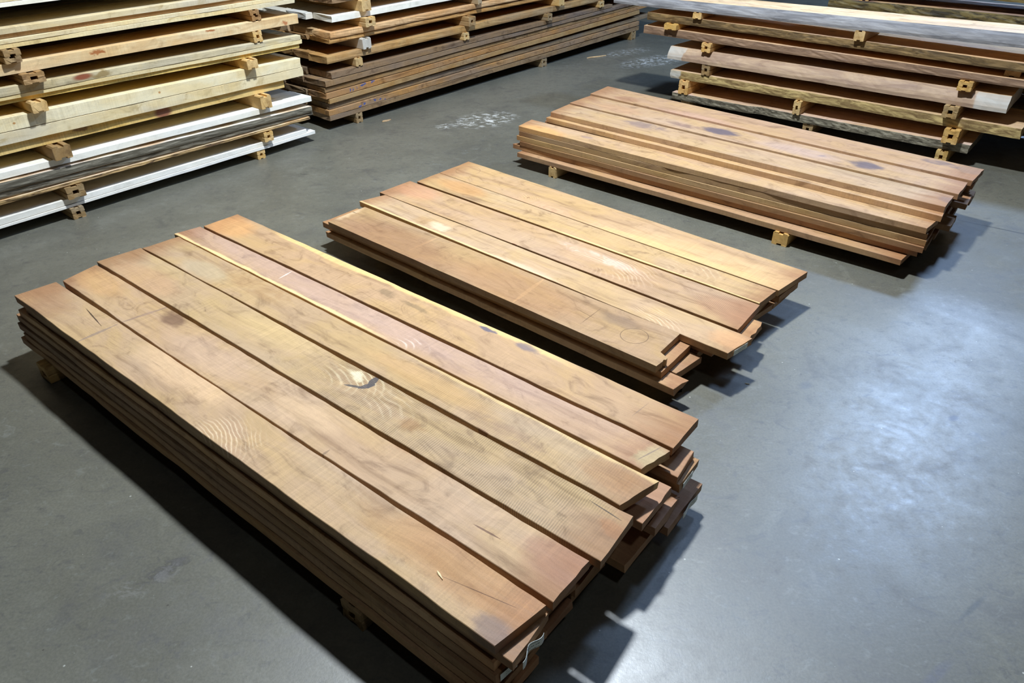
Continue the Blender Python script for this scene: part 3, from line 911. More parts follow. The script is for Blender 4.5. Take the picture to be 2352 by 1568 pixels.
o = notched(C2[0], Z2, T1, walnut('tan_board_grain_a', feat2[0], saw=0.4, end=None), lab2[0])
o.color = (tn2[0][0], tn2[0][1], tn2[0][2], 1)

low2 = {
    1: [(0.025, 0.266, -0.088, 2.046, 2.032, (1.06, 1.02, 0.94)), (0.285, 0.44, 0.0, 2.12, 2.12, None), (0.455, 0.61, -0.06, 2.185, 2.175, (1.1, 1.02, 0.85)), (0.62, 0.84, -0.04, 2.11, 2.10, None), (0.86, 1.05, -0.02, 2.135, 2.14, (1.0, 0.95, 0.8))],
    2: [(0.0, 0.088, -0.033, 2.117, 2.121, (1.05, 0.98, 0.9)), (0.095, 0.262, 0.0, 2.07, 2.088, (0.9, 0.85, 0.85)), (0.275, 0.46, 0.0, 2.06, 2.06, None), (0.47, 0.65, 0.0, 2.09, 2.10, None), (0.66, 0.84, 0.0, 2.10, 2.12, None), (0.85, 1.03, 0.0, 2.12, 2.12, None)],
}
lbm = {(1, 0): 'brown board end showing through the notch of the near top board, middle pile', (1, 2): 'short yellowish brown board end sticking out between layers at the right of the middle pile',
       (2, 0): 'lowest narrow brown board at the near right corner of the middle pile', (2, 1): 'reddish brown bottom board beside the lowest narrow one, near right corner of the middle pile'}
for k, rows in low2.items():
    zt = Z2 - 0.034 * k
    for j, (n0, n1, u0, ua, ub, tn) in enumerate(rows):
        cs = [F2.p(u0, n0), F2.p(ua, n0), F2.p(ub, n1), F2.p(u0, n1)]
        pos = POS[j] if j < len(rows) - 1 else POS[5]
        lb = lbm.get((k, j), 'brown board in the %s layer of the middle pile, %s' % (ORD[k], pos))
        rag = 0.02 if (k, j) in ((2, 0), (1, 2)) else 0.004
        plank('sawn_board', cs, zt, T1, M_WAL, lb, 'board', tint=tn or row_tint(rg), wob=0.004, nx=26, ragged=rag)
zb = Z2 - 0.034 * 2 - T1 - 0.001
sticker(F2, 0.30, 0.0, zb, 'sticker in the dark under the left end of the middle pile', out=-0.10, depth=0.9, kind='one')
sticker(F2, 1.95, 0.0, zb, 'yellowish sticker under the right end of the middle pile', out=-0.10, depth=0.93, kind='one', tint=(1.0, 0.86, 0.55))

# ================================================================== FAR PILE (third)
Z3a, Z3b, Z3c = 0.267, 0.299, 0.331
F3 = Frame((1191.6, 289), (2130.5, 524), Z3a)
tops3 = [
    (Z3a, [(1191.6, 289), (2130.5, 524), (2157, 501.7), (1221, 274.3)]),
    (Z3c, [(1265, 257), (2171, 474.7), (2190.7, 449.7), (1307, 239)]),
    (Z3c, [(1308.6, 236), (2202, 446), (2222.6, 419), (1357, 219.3)]),
    (Z3c, [(1356, 215), (2233.7, 415), (2260.6, 389), (1397, 198)]),
]
C3 = [wc(F3, b, z) for z, b in tops3]
Z3l = [z for z, b in tops3]
L3 = lambda i, x, y: lc(C3[i], Z3l[i], x, y)
STN = lin(92, 84, 92)[:3]
feat3 = [
    [blob(0, 1240, 300, 0.25, 0.12, lin(204, 156, 98)[:3], 0.7, 1, L3), blob(0, 1345, 315, 0.05, 0.03, lin(140, 120, 116)[:3], 0.6, 1, L3), blob(0, 1540, 365, 0.1, 0.05, lin(158, 130, 112)[:3], 0.4, 2, L3), blob(0, 1720, 412, 0.06, 0.05, lin(150, 126, 116)[:3], 0.5, 2, L3)],
    [blob(1, 1480, 288, 0.22, 0.08, lin(128, 110, 106)[:3], 0.7, 2, L3), blob(1, 1660, 330, 0.3, 0.08, lin(170, 138, 112)[:3], 0.4, 2, L3), blob(1, 2020, 410, 0.35, 0.07, lin(166, 142, 110)[:3], 0.5, 1, L3), blob(1, 2180, 460, 0.08, 0.06, lin(132, 108, 96)[:3], 0.7, 1, L3)],
    [blob(2, 1655, 302, 0.17, 0.075, STN, 0.9, 1, L3), blob(2, 1570, 288, 0.15, 0.06, lin(124, 100, 92)[:3], 0.6, 2, L3), blob(2, 1990, 380, 0.12, 0.075, STN, 0.85, 1, L3), blob(2, 1890, 358, 0.03, 0.03, STN, 0.7, 1, L3), blob(2, 1420, 250, 0.25, 0.1, lin(176, 138, 104)[:3], 0.5, 1, L3), blob(2, 1830, 345, 0.35, 0.1, lin(180, 158, 146)[:3], 0.5, 1, L3)],
    [blob(3, 1440, 228, 0.12, 0.08, lin(150, 112, 86)[:3], 0.6, 1, L3), blob(3, 1600, 270, 0.4, 0.09, lin(188, 154, 132)[:3], 0.5, 1, L3), blob(3, 2160, 375, 0.15, 0.05, lin(128, 112, 104)[:3], 0.8, 2, L3), blob(3, 2235, 392, 0.12, 0.08, lin(146, 124, 104)[:3], 0.6, 1, L3)],
]
lab3 = [
    'brown board along the near edge of the far pile, one step lower than its neighbours',
    'brown board on top of the far pile with smoky grey streak near left end',
    'brown board on the far pile with two blue-black stains, second from its far edge',
    'pinkish brown board along the far edge of the far pile, nearest the slab stack',
]
tn3 = [(1.04, 1.0, 0.95), (1.0, 0.98, 0.95), (1.0, 0.96, 0.95), (1.0, 0.93, 0.92)]
for i in range(4):
    plank('sawn_board', C3[i], Z3l[i], 0.0305, walnut('far_board_grain_%s' % 'abcd'[i], feat3[i], saw=0.4), lab3[i], 'board', tint=tn3[i], wob=0.004, nx=40)
# the strip board and its layer
zz = Z3b
plank('sawn_board', [F3.p(0.094, 0.182), F3.p(2.621, 0.113), F3.p(2.60, 0.31), F3.p(0.10, 0.38)], zz, 0.0305, M_WAL, 'pale board peeping out as a narrow step behind the near board of the far pile', 'board', tint=(1.1, 1.05, 0.95), wob=0.004)
for a, b, a2, b2, ue, pos in ((0.39, 0.58, 0.32, 0.50, 2.60, 'under the board with two stains'), (0.59, 0.79, 0.51, 0.66, 2.59, 'below the rearmost two'), (0.80, 1.0, 0.67, 0.84, 2.635, 'under the rearmost top board')):
    plank('sawn_board', [F3.p(0.09, a), F3.p(ue, a2), F3.p(ue - 0.01, b2), F3.p(0.08, b)], zz, 0.0305, M_WAL, 'brown board in the second layer of the far pile, %s' % pos, 'board', tint=row_tint(rg, 0.7, 0.95), wob=0.003)
near3 = {1: (1192, 300.5, 2131, 538), 2: (1187, 311, 2128.6, 553), 3: (1194, 324, 2122, 569), 4: (1178, 330, 2109, 577), 5: (1188, 350, 2070.5, 597)}
nl3 = {0: None}
for k in range(0, 6):
    zt = Z3a - 0.0325 * k
    rows = [(0.0, 0.19), (0.20, 0.38), (0.39, 0.60), (0.61, 0.80), (0.81, 1.01)]
    for j, (n0, n1) in enumerate(rows):
        if k == 0 and j == 0:
            continue
        s = 0.83
        u0 = rg.uniform(0.03, 0.08)
        ue = 2.575 + rg.uniform(-0.02, 0.02)
        if (k, j) == (1, 3):
            ue = 2.655
        if (k, j) == (2, 4):
            ue = 2.645
        if (k, j) == (3, 2):
            ue = 2.64
        if (k, j) == (0, 4):
            ue = 2.62
        cs = [F3.p(u0, n0), F3.p(ue, n0 * s + (0.02 if j else 0)), F3.p(ue - 0.01, n1 * s + 0.012), F3.p(u0, n1)]
        tn = row_tint(rg, 0.8, 1.0)
        if j == 0:
            x0, y0, x1, y1 = near3[k]
            cs[0], cs[1] = at(x0, y0, zt).xy, at(x1, y1, zt).xy
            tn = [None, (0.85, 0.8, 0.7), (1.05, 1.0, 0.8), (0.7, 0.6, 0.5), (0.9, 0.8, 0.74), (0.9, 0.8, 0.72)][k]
            lb = ['', 'brown board directly under the near top board of the far pile', 'yellow-topped brown board third down on the near face of the far pile', 'dark recessed board fourth down on the near face of the far pile',
                  'brown board jutting out at left, fifth down on the near face of the far pile', 'lowest board on the near face of the far pile, sticking out near its right corner'][k]
        elif (k, j) == (1, 3):
            lb = 'brown board whose end juts out furthest at the right of the far pile'
        else:
            lb = 'brown board in the %s layer of the far pile, %s' % (ORD[k + 2], POS[j] if j < 4 else POS[5])
        plank('sawn_board', cs, zt, 0.0300, M_WAL, lb, 'board', tint=tn, wob=0.004, nx=26)
zb = Z3a - 0.0325 * 5 - 0.03 - 0.001
s_, z_ = F3.un(1268, 408, 0.0)
s2_, z2_ = F3.un(1788, 563, 0.0)
sticker(F3, s_, 0.0, zb, 'square-cut pale sticker under the left end of the far pile', out=-z_ + 0.0, depth=0.9, kind='one', w=0.062)
sticker(F3, s2_, 0.0, zb, 'square-cut pale sticker under the right part of the far pile', out=-z2_, depth=0.9, kind='one', w=0.085, tint=(1.0, 0.9, 0.7))

# ================================================================== LEFT STACK (pale boards on stickers)
FLs = Frame((174, 501), (601, 365), 0.0)
S0 = -0.75
M_LB1 = slabmat('dark_bark_white_top', (74, 66, 52), (136, 126, 106), top=(238, 236, 224), side_scale=(6, 60, 60), lo=.36, hi=.66)
M_LB2 = slabmat('brown_bark_white_top', (84, 60, 40), (204, 168, 112), top=(236, 226, 198), side_scale=(6, 50, 60), lo=.34, hi=.6)
left = [  # name, (b0,t0) at s=0, (b1,t1) at s=1.8, right end s, outward shift, material, tint, label bit, rows behind, extra
    ('white_board', .070, .086, .062, .084, 1.80, 0.000, M_WHITE, (1, 1, 1.0), 'thin white board at the very bottom of the left stack', 3),
    ('white_board', .089, .122, .086, .110, 1.73, -0.004, M_WHITE, (1, 1, 1.0), 'thick white board second from the floor in the left stack', 3),
    ('sawn_board', .200, .222, .181, .199, 1.76, 0.022, M_LB2, (1, 0.95, 0.85), 'thin board with a rough brown wane edge in the left stack', 3),
    ('sawn_board', .226, .262, .202, .226, 1.80, 0.012, M_LB1, (1, 1, 1), 'thin board with a dark bark edge, tapering to the right, in the left stack', 3),
    ('sawn_board', .266, .314, .229, .270, 1.79, 0.022, M_LB1, (1.0, 1.0, 1.0), 'weathered grey-brown board with pale scribbled marks on its edge in the left stack', 3),
    ('white_board', .328, .364, .301, .337, 1.81, 0.004, M_WHITE, (1, 1, 0.98), 'white board with a pale top lit at its right end, middle of the left stack', 3),
    ('sawn_board', .446, .496, .433, .484, 1.615, -0.020, M_YELLOW, (1, 1, 1), 'recessed yellow board with brown patches, shorter than the boards above it, left stack', 3),
    ('sawn_board', .501, .563, .488, .544, 1.78, 0.000, M_MAPLE, (1, 1, 0.98), 'thick cream board under the thick pale one in the left stack', 3),
    ('sawn_board', .567, .636, .547, .608, 1.77, 0.000, M_MAPLE, (1, 1, 1.04), 'thick pale cream board with two small round knots in the left stack', 3),
    ('sawn_board', .700, .721, .676, .700, 1.79, -0.012, M_YELLOW, (1, 0.98, 0.8), 'thin bright yellow board, lowest of three touching boards in the left stack', 3),
    ('sawn_board', .723, .742, .702, .727, 1.81, 0.000, M_MAPLE, (1, 0.98, 0.85), 'thin cream board between a grey-streaked board and a yellow one in the left stack', 3),
    ('sawn_board', .744, .786, .729, .758, 1.80, 0.002, M_MAPLE, (0.93, 0.9, 0.86), 'grey-streaked cream board with a red-brown patch in the left stack', 3),
    ('sawn_board', .845, .900, .836, .894, 1.80, 0.004, M_KNOTTY, (1, 1, 1), 'knotty tan board with a long split along its edge in the left stack', 3),
    ('sawn_board', .972, .993, .966, .992, 1.80, 0.000, M_MAPLE, (1, 0.98, 0.86), 'thin cream board, lowest of the top bundle of the left stack', 3),
    ('sawn_board', .995, 1.016, .994, 1.017, 1.80, 0.000, M_MAPLE, (1, 0.98, 0.9), 'cream board second from the bottom of the top bundle, left stack', 3),
    ('sawn_board', 1.018, 1.038, 1.019, 1.041, 1.78, -0.012, M_KNOTTY, (0.95, 0.85, 0.78), 'recessed pinkish board in the top bundle of the left stack', 3),
    ('sawn_board', 1.041, 1.069, 1.043, 1.072, 1.80, 0.004, M_MAPLE, (0.85, 0.83, 0.78), 'greyish cream board on top of the upper bundle, left stack', 3),
    ('white_board', 1.166, 1.186, 1.164, 1.186, 1.79, 0.006, M_WHITE, (1, 0.98, 0.9), 'white board edge cut off by the top left corner of the view', 3),
    ('sawn_board', 1.188, 1.212, 1.188, 1.212, 1.79, 0.0, M_MAPLE, (0.95, 0.95, 0.9), 'pale board on top of the left stack at the top left corner', 3),
]
rl = random.Random(11)
SL = 1.8
LAYL = ['lowest of all', 'second from the floor', 'on the lowest notched stickers', 'above the lowest wane-edged board', 'level with the grey scribbled board', 'with the upper white board', 'on the solid stickers',
        'level with the cream board', 'with the thick pale board', 'with the thin yellow board', 'with the thin cream board', 'with the red-patched board', 'level with the split board', 'lowest of the top bundle', 'second in the top bundle',
        'third in the top bundle', 'fourth in the top bundle', 'with the white edge at top', 'topmost']
LAYM = ['lowest', 'second from the floor', 'third from the floor', 'fourth from the floor', 'with the blue-marked board', 'above the blue-marked board', 'second from the bundle top', 'topping the bundle', 'with the thick amber board',
        'with the lower warped board', 'with the upper warped board', 'with the off-white board', 'with the bark-edged board']
RW = ['second row back', 'third row back', 'rearmost row']


def special_left(k):
    """material with the marks the photo shows on this board's front edge"""
    L = left[k]
    mid = (S0 + L[5]) / 2

    def fx(px, py):
        return FLs.on(px, py)[0] - mid
    RED = lin(150, 88, 62)[:3]
    if k == 11:
        return wood('cream_board_red_patch', lin(216, 206, 172), lin(150, 140, 112), lin(214, 196, 146), lin(184, 184, 172), saw=0.3, grain=0.8, feats=[('blob', (fx(193, 180), -0.15, 0.006), (0.075, 0.2, 0.022), RED, 1.0, 0), ('blob', (fx(235, 168), -0.15, 0.0), (0.07, 0.2, 0.02), lin(150, 128, 76)[:3], 0.8, 1)])
    if k == 8:
        KN = lin(186, 140, 86)[:3]
        return wood('cream_board_knots', lin(232, 222, 184), lin(206, 188, 140), lin(228, 210, 160), lin(220, 216, 196), saw=0.7, grain=0.25, feats=[('blob', (fx(33, 282), -0.15, 0.008), (0.010, 0.2, 0.008), KN, 1.0, 0), ('blob', (fx(368, 217), -0.15, -0.002), (0.010, 0.2, 0.009), KN, 1.0, 0)])
    if k == 6:
        return wood('yellow_board_brown_patch', lin(222, 192, 124), lin(172, 132, 66), lin(216, 180, 100), lin(208, 190, 140), saw=0.9, grain=0.4, feats=[('blob', (fx(380, 262), -0.15, 0.0), (0.075, 0.2, 0.05), lin(146, 96, 72)[:3], 1.0, 0), ('blob', (fx(190, 300), -0.15, 0.02), (0.08, 0.2, 0.02), lin(132, 98, 66)[:3], 0.9, 1)])
    if k == 12:
        KN = lin(160, 92, 44)[:3]
        return wood('knotty_split_board', lin(222, 200, 156), lin(184, 146, 98), lin(214, 180, 128), lin(202, 188, 156), saw=0.6, grain=0.6, feats=[('blob', (fx(222, 113), -0.15, 0.012), (0.04, 0.2, 0.014), KN, 0.9, 1), ('blob', (fx(484, 72), -0.15, 0.010), (0.035, 0.2, 0.012), KN, 0.9, 1), ('blob', (fx(652, 55), -0.15, -0.014), (0.03, 0.2, 0.014), lin(176, 112, 70)[:3], 0.9, 1)])
    if k == 4:
        return slabmat('grey_scribbled_board', (92, 85, 70), (158, 150, 130), top=(238, 236, 226), side_scale=(5, 90, 90), lo=.36, hi=.72)
    return L[7]


for k, (nm, b0, t0, b1, t1, se, outw, mat, tn, lb, nr) in enumerate(left):
    f = lambda s, a, b: a + (b - a) * s / SL
    zt = (f(S0, t0, t1), f(se, t0, t1))
    zbm = (f(S0, b0, b1), f(se, b0, b1))
    th = (zt[0] - zbm[0], zt[1] - zbm[1])
    live = 0.006 if mat in (M_LB1, M_LB2) else 0.0
    n0 = -outw
    wn = 0.24 if k % 2 else 0.29
    m0 = special_left(k)
    plank(nm, [FLs.p(S0, n0), FLs.p(se, n0), FLs.p(se + rl.uniform(-.012, .012), n0 + wn), FLs.p(S0, n0 + wn)], zt, th, m0, lb, 'board', tint=tn, wob=0.004, nx=40, live=live, ragged=0.005,
          near=[(0.5, 0.004), (0.8, -0.002)] if k not in (8, 7) else ())
    n = n0 + wn + 0.012
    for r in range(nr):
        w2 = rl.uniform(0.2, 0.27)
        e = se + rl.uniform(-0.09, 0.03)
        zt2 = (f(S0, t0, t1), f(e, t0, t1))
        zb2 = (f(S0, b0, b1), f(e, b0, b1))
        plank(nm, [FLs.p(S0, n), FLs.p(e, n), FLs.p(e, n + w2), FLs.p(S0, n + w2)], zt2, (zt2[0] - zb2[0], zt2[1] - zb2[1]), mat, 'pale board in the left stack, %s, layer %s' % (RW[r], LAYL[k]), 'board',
              tint=row_tint(rl, 0.5, 0.75), wob=0.003, nx=10)  # rear rows tinted darker, putting the shade of the gaps into their colour
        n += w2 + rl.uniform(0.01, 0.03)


def lz(s, k, top):
    L = left[k]
    a, b = (L[2], L[4]) if top else (L[1], L[3])
    return a + (b - a) * s / SL


def left_sticker(px, py, lo, hi, label, kind='pair', mat=None, out=0.03, w=0.082, tint=(1, 1, 1), shift=0.0):
    s = FLs.on(px, py)[0]
    z0 = lz(s, lo, True) + 0.0022 if lo >= 0 else 0.0
    z1 = lz(s, hi, False) - 0.0018
    sticker(FLs, s, z0, z1, label, out=out, depth=1.05, w=w, kind=kind, mat=mat, tint=tint, lower_shift=shift)


left_sticker(177, 486, -1, 0, 'left sticker on the floor under the white boards of the left stack', 'pair', M_BLOCKG, 0.02, w=0.075)
left_sticker(601, 357, -1, 0, 'right sticker on the floor under the white boards of the left stack', 'pair', M_BLOCK, 0.0, w=0.065)
left_sticker(170, 440, 1, 2, 'notched sticker on the bottom white board, left one, left stack', 'pair', M_BLOCKG, w=0.105)
left_sticker(612, 313, 1, 2, 'notched sticker on the bottom white board, right one, left stack', 'pair', M_BLOCK, w=0.075)
left_sticker(137, 352, 5, 6, 'solid grey sticker on the upper white board of the left stack', 'one', M_BLOCKG, 0.05, w=0.10)
left_sticker(603, 238, 5, 6, 'solid tan sticker on the upper white board of the left stack', 'one', M_BLOCK, 0.05, w=0.085)
left_sticker(86, 250, 8, 9, 'sticker on the thick pale cream board, left one, left stack', 'one', M_BLOCK, 0.045, w=0.085)
left_sticker(572, 150, 8, 9, 'sticker on the thick pale cream board, right one, left stack', 'one', M_BLOCK, 0.045, w=0.082)
left_sticker(74, 185, 11, 12, 'notched sticker under the knotty split board, left one, left stack', 'pair', M_BLOCKG, 0.04, w=0.115, tint=(1.15, 1.05, 0.95))
left_sticker(591, 87, 11, 12, 'notched sticker under the knotty split board, right one, left stack', 'pair', M_BLOCK, 0.01, w=0.068)
left_sticker(28, 135, 12, 13, 'chewed brown sticker under the top bundle near the left edge of the view', 'pair', M_BLOCKG, 0.03, w=0.085, shift=-0.006)
left_sticker(584, 38, 12, 13, 'broken brown sticker under the top bundle of the left stack', 'pair', M_BLOCKG, 0.01, w=0.07, tint=(1.1, 0.95, 0.85), shift=0.010)
sticker(FLs, -0.5, 1.0705, 1.163, 'sticker out of view between the topmost boards of the left stack', out=0.02, kind='pair')
sticker(FLs, 1.45, 1.0725, 1.1635, 'sticker above the frame at the right end of the left stack', out=0.02, kind='pair')

# ================================================================== BACK STACK (brown boards, centre top)
FM = Frame((832, 280), (1464, 88), 0.0)
SM = 4.2
mid = [  # b0,t0 (s=0), b1,t1 (s=4.2), s_left, s_right, mat, tint, out, label
    (.080, .117, .091, .132, -.31, 4.17, M_OAK, (1.0, .95, .9), 0.0, 'lowest brown board of the back stack'),
    (.120, .158, .143, .186, -.31, 4.17, M_OAK, (1.05, 1, .92), 0.0, 'brown board second from the floor in the back stack, faint blue marks on its edge'),
    (.163, .204, .195, .228, -.29, 4.45, M_OAK, (.95, .95, .92), -0.02, 'grey-brown board third from the floor in the back stack'),
    (.211, .245, .266, .308, -.29, 4.16, M_AMBER, (.85, .85, .85), 0.0, 'brown board fourth from the floor in the back stack, flush square end at left'),
    (.250, .291, .315, .345, -.31, 4.6, M_OAK, (1.1, .98, .82), -0.005, 'brown board with bright blue paint marks on its edge in the back stack'),
    (.297, .330, .350, .374, -.31, 4.6, M_OAK, (1.15, 1, .75), -0.012, 'yellow-brown recessed board in the back stack'),
    (.339, .380, .380, .406, -.31, 4.6, M_OAK, (1.0, .95, .95), 0.0, 'brown board second from the top of the close-stacked bundle, back stack'),
    (.386, .430, .412, .440, -.24, 3.58, M_OAK, (.95, .88, .86), 0.0, 'shorter brown board topping the close-stacked bundle, back stack'),
    (.495, .545, .500, .552, -.26, 4.3, M_AMBER, (1.02, 1, .95), 0.0, 'thick amber board with end grain showing, alone between stickers, back stack'),
    (.628, .660, .620, .655, -.21, 3.6, M_AMBER, (1.1, 1.0, .85), -0.012, 'lower of two warped amber boards in the back stack'),
    (.664, .706, .674, .709, -.20, 3.6, M_KNOTTY, (1.0, .86, .75), 0.0, 'upper of two warped orange-tan boards with small knots, back stack'),
    (.775, .817, .778, .822, -.17, 3.3, M_WHITE, (1, .98, .92), 0.0, 'off-white board in the upper part of the back stack'),
    (.900, .960, .905, .965, -.15, 3.3, M_BARKED, (.9, .72, .62), 0.005, 'bark-edged board at the top of the view in the back stack'),
]
rm = random.Random(23)


def mz(s, k, top):
    L = mid[k]
    a, b = (L[1], L[3]) if top else (L[0], L[2])
    return a + (b - a) * s / SM


for k, (b0, t0, b1, t1, sl, se, mat, tn, outw, lb) in enumerate(mid):
    f = lambda s, a, b: a + (b - a) * s / SM
    zt = (f(sl, t0, t1), f(se, t0, t1))
    th = (zt[0] - f(sl, b0, b1), zt[1] - f(se, b0, b1))
    m0 = mat
    mc = (sl + se) / 2
    if k in (1, 4):
        BP = lin(58, 84, 150)[:3]
        if k == 4:
            sp_ = [(806, 208), (813, 205), (822, 201), (836, 195), (839, 193), (855, 190), (859, 188)]
            rr = [(.010, .012), (.008, .010), (.006, .016), (.022, .010), (.014, .008), (.024, .009), (.008, .008)]
        else:
            sp_ = [(825, 243), (834, 238), (861, 230), (875, 228), (883, 227)]
            rr = [(.016, .012), (.016, .010), (.022, .011), (.008, .010), (.008, .008)]
        ft = []
        for (x, y), (ra, rz) in zip(sp_, rr):
            s, z = FM.on(x, y)
            zc = (mz(s, k, True) + mz(s, k, False)) / 2
            ft.append(('blob', (s - mc, -0.13, max(-0.012, min(0.012, z - zc)) + (mz(s, k, True) - (zt[0] + zt[1]) / 2)), (ra, 0.25, rz), BP, 0.9, 1))
        m0 = wood('oak_board_blue_marks_%s' % ('a' if k == 1 else 'b'), lin(160, 130, 96), lin(96, 68, 42), lin(168, 128, 78), lin(140, 122, 104), saw=0.9, grain=0.7, blotch=0.8, feats=ft)
    live = 0.012 if mat is M_BARKED else (0.004 if k in (8, 9, 10) else 0)
    n0 = -outw
    w1 = rm.uniform(0.2, 0.28)
    plank('sawn_board', [FM.p(sl, n0), FM.p(se, n0), FM.p(se, n0 + w1), FM.p(sl + rm.uniform(-.02, .02), n0 + w1)], zt, th, m0, lb, 'board', tint=tn, wob=0.006, nx=50, live=live, ragged=0.008, near=[(0.4, 0.006), (0.7, -0.004)])
    n = n0 + w1 + 0.012
    for r in range(3):
        w2 = rm.uniform(0.2, 0.28)
        a = sl + (rm.uniform(-0.05, 0.03) if r < 2 else rm.uniform(-0.22, 0.03))
        if k == 11:
            a = sl - 0.04 * (r + 1)
        e = se + rm.uniform(-0.1, 0.1)
        zt2 = (f(a, t0, t1), f(e, t0, t1))
        th2 = (zt2[0] - f(a, b0, b1), zt2[1] - f(e, b0, b1))
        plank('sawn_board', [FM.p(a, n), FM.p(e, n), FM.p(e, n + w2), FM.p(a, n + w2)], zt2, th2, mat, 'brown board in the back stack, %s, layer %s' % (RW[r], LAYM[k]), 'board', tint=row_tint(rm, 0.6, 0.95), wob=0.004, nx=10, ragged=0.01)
        n += w2 + rm.uniform(0.01, 0.03)


def mid_sticker(px, py, lo, hi, label, kind='pair', mat=None, out=0.03, w=0.085, tint=(1, 1, 1)):
    s = FM.on(px, py)[0]
    z0 = mz(s, lo, True) + 0.0008 if lo >= 0 else 0.0
    z1 = mz(s, hi, False) - 0.0008
    sticker(FM, s, z0, z1, label, out=out, depth=1.0, w=w, kind=kind, mat=mat, tint=tint)


mid_sticker(826, 270, -1, 0, 'stacked sticker on the floor at the left end of the back stack', 'pair', M_BLOCKG, 0.0, w=0.066)
mid_sticker(1250, 141, -1, 0, 'sticker on the floor under the middle of the back stack', 'pair', M_BLOCKG, 0.0, w=0.085)
mid_sticker(1455, 80, -1, 0, 'sticker on the floor at the right end of the back stack', 'one', M_BLOCKG, 0.0, w=0.10)
mid_sticker(824, 146, 7, 8, 'sticker between the close-stacked bundle and the thick amber board, leftmost of three', 'one', M_BLOCK, 0.01, w=0.066)
mid_sticker(1070, 85, 7, 8, 'sticker between the close-stacked bundle and the thick amber board, middle of three', 'pair', M_BLOCK, 0.01, w=0.07)
mid_sticker(1256, 39, 7, 8, 'sticker between the close-stacked bundle and the thick amber board, rightmost of three', 'pair', M_BLOCKG, 0.04, w=0.075)
mid_sticker(1379, 8, 7, 8, 'far sticker on the close-stacked bundle just before the slab stack', 'pair', M_BLOCK, 0.02, w=0.085)
mid_sticker(839, 98, 8, 9, 'round-ended whitish sticker on the thick amber board, back stack', 'one', M_WHITE, 0.02, w=0.085, tint=(.62, .6, .58))
mid_sticker(1075, 47, 8, 9, 'grey sticker pair on the thick amber board at the centre of the back stack', 'pair', M_BLOCKG, 0.05, w=0.09, tint=(1.15, 1.1, 1.05))
mid_sticker(1281, 5, 8, 9, 'sticker on the thick amber board at the top edge of the view', 'one', M_BLOCK, 0.05, w=0.09)
mid_sticker(842, 53, 10, 11, 'notched sticker with a square hole under the off-white board, back stack', 'pair', M_BLOCK, 0.05, w=0.10)
mid_sticker(1095, 5, 10, 11, 'whitish ended sticker on the orange-tan boards at the top edge of the view', 'one', M_BLOCKG, 0.04, w=0.05, tint=(1.3, 1.3, 1.3))
mid_sticker(834, 12, 11, 12, 'sticker on the off-white board under the bark-edged board, back stack', 'one', M_BLOCK, 0.04, w=0.09)
mid_sticker(1300, -60, 11, 12, 'sticker above the frame on the off-white board of the back stack', 'one', M_BLOCK, 0.02)

# ================================================================== SLAB STACK (right)
FS = Frame((1543, 227), (2217, 354), 0.09)
SS = 2.3
m_s1 = slabmat('slab_grey_bark', (78, 70, 56), (158, 148, 124), top=(214, 186, 166), side_scale=(8, 90, 50), lo=.36, hi=.66)
m_s2 = slabmat('slab_olive_edge', (126, 100, 62), (208, 180, 118), side_scale=(5, 40, 30), lo=.36, hi=.66, ends=(0.035, 0.0))
m_s3 = slabmat('slab_smooth_wane', (146, 118, 98), (198, 168, 134), top=(190, 168, 148), side_scale=(2.5, 14, 14), lo=.3, hi=.7, feats=(), ends=(0.055, 0.075))
m_s4 = slabmat('slab_brown_wane', (116, 90, 70), (166, 134, 104), side_scale=(5, 40, 40), lo=.34, hi=.7, top=(216, 184, 146))
m_s5 = slabmat('slab_mottled_edge', (84, 66, 42), (158, 128, 82), side_scale=(5, 40, 30), lo=.36, hi=.68, top=(220, 184, 142))
m_s6 = slabmat('slab_silver_bark', (104, 102, 102), (158, 155, 152), side_scale=(3, 26, 26), lo=.3, hi=.7, top=(240, 208, 164))
m_b = slabmat('slab_mossy_edge', (52, 44, 28), (118, 102, 58), side_scale=(5, 26, 22), top=(120, 92, 84))
WHT = lin(220, 214, 200)[:3]
slabs = [  # b0,t0,b1,t1,sl,sr, shift_out, width, mat, slant, live, tint, label
    (.091, .146, .091, .151, 0.0, 2.235, 0.0, 0.46, m_s1, 0.0, 0.008, (1, 1, 1), 'lowest slab of the slab stack, rough grey bark edge and pinkish top'),
    (.257, .318, .246, .311, -.04, 2.49, 0.0, 0.50, m_s2, 0.004, 0.005, (1, 1, 1), 'slab with a golden olive streaked edge and whitened end, second from the floor'),
    (.404, .494, .392, .490, -.08, 2.37, 0.012, 0.52, m_s3, 0.045, 0.004, (1, 1, 1), 'thick slab with a smooth sloping wane edge and pale rounded ends, third from the floor'),
    (.566, .624, .553, .600, -.325, 3.0, 0.0, 0.55, m_s4, 0.006, 0.006, (1, 1, 1), 'brown waned slab fourth from the floor in the slab stack'),
    (.672, .728, .646, .698, -.30, 3.0, 0.0, 0.55, m_s5, 0.004, 0.004, (1, 1, 1), 'dark mottled slab fifth from the floor in the slab stack'),
    (.775, .842, .784, .862, -.62, 3.1, 0.02, 0.36, m_s6, 0.042, 0.004, (1, 1, 1), 'top slab of the slab stack with a silvery bark edge and bright sawn face'),
]
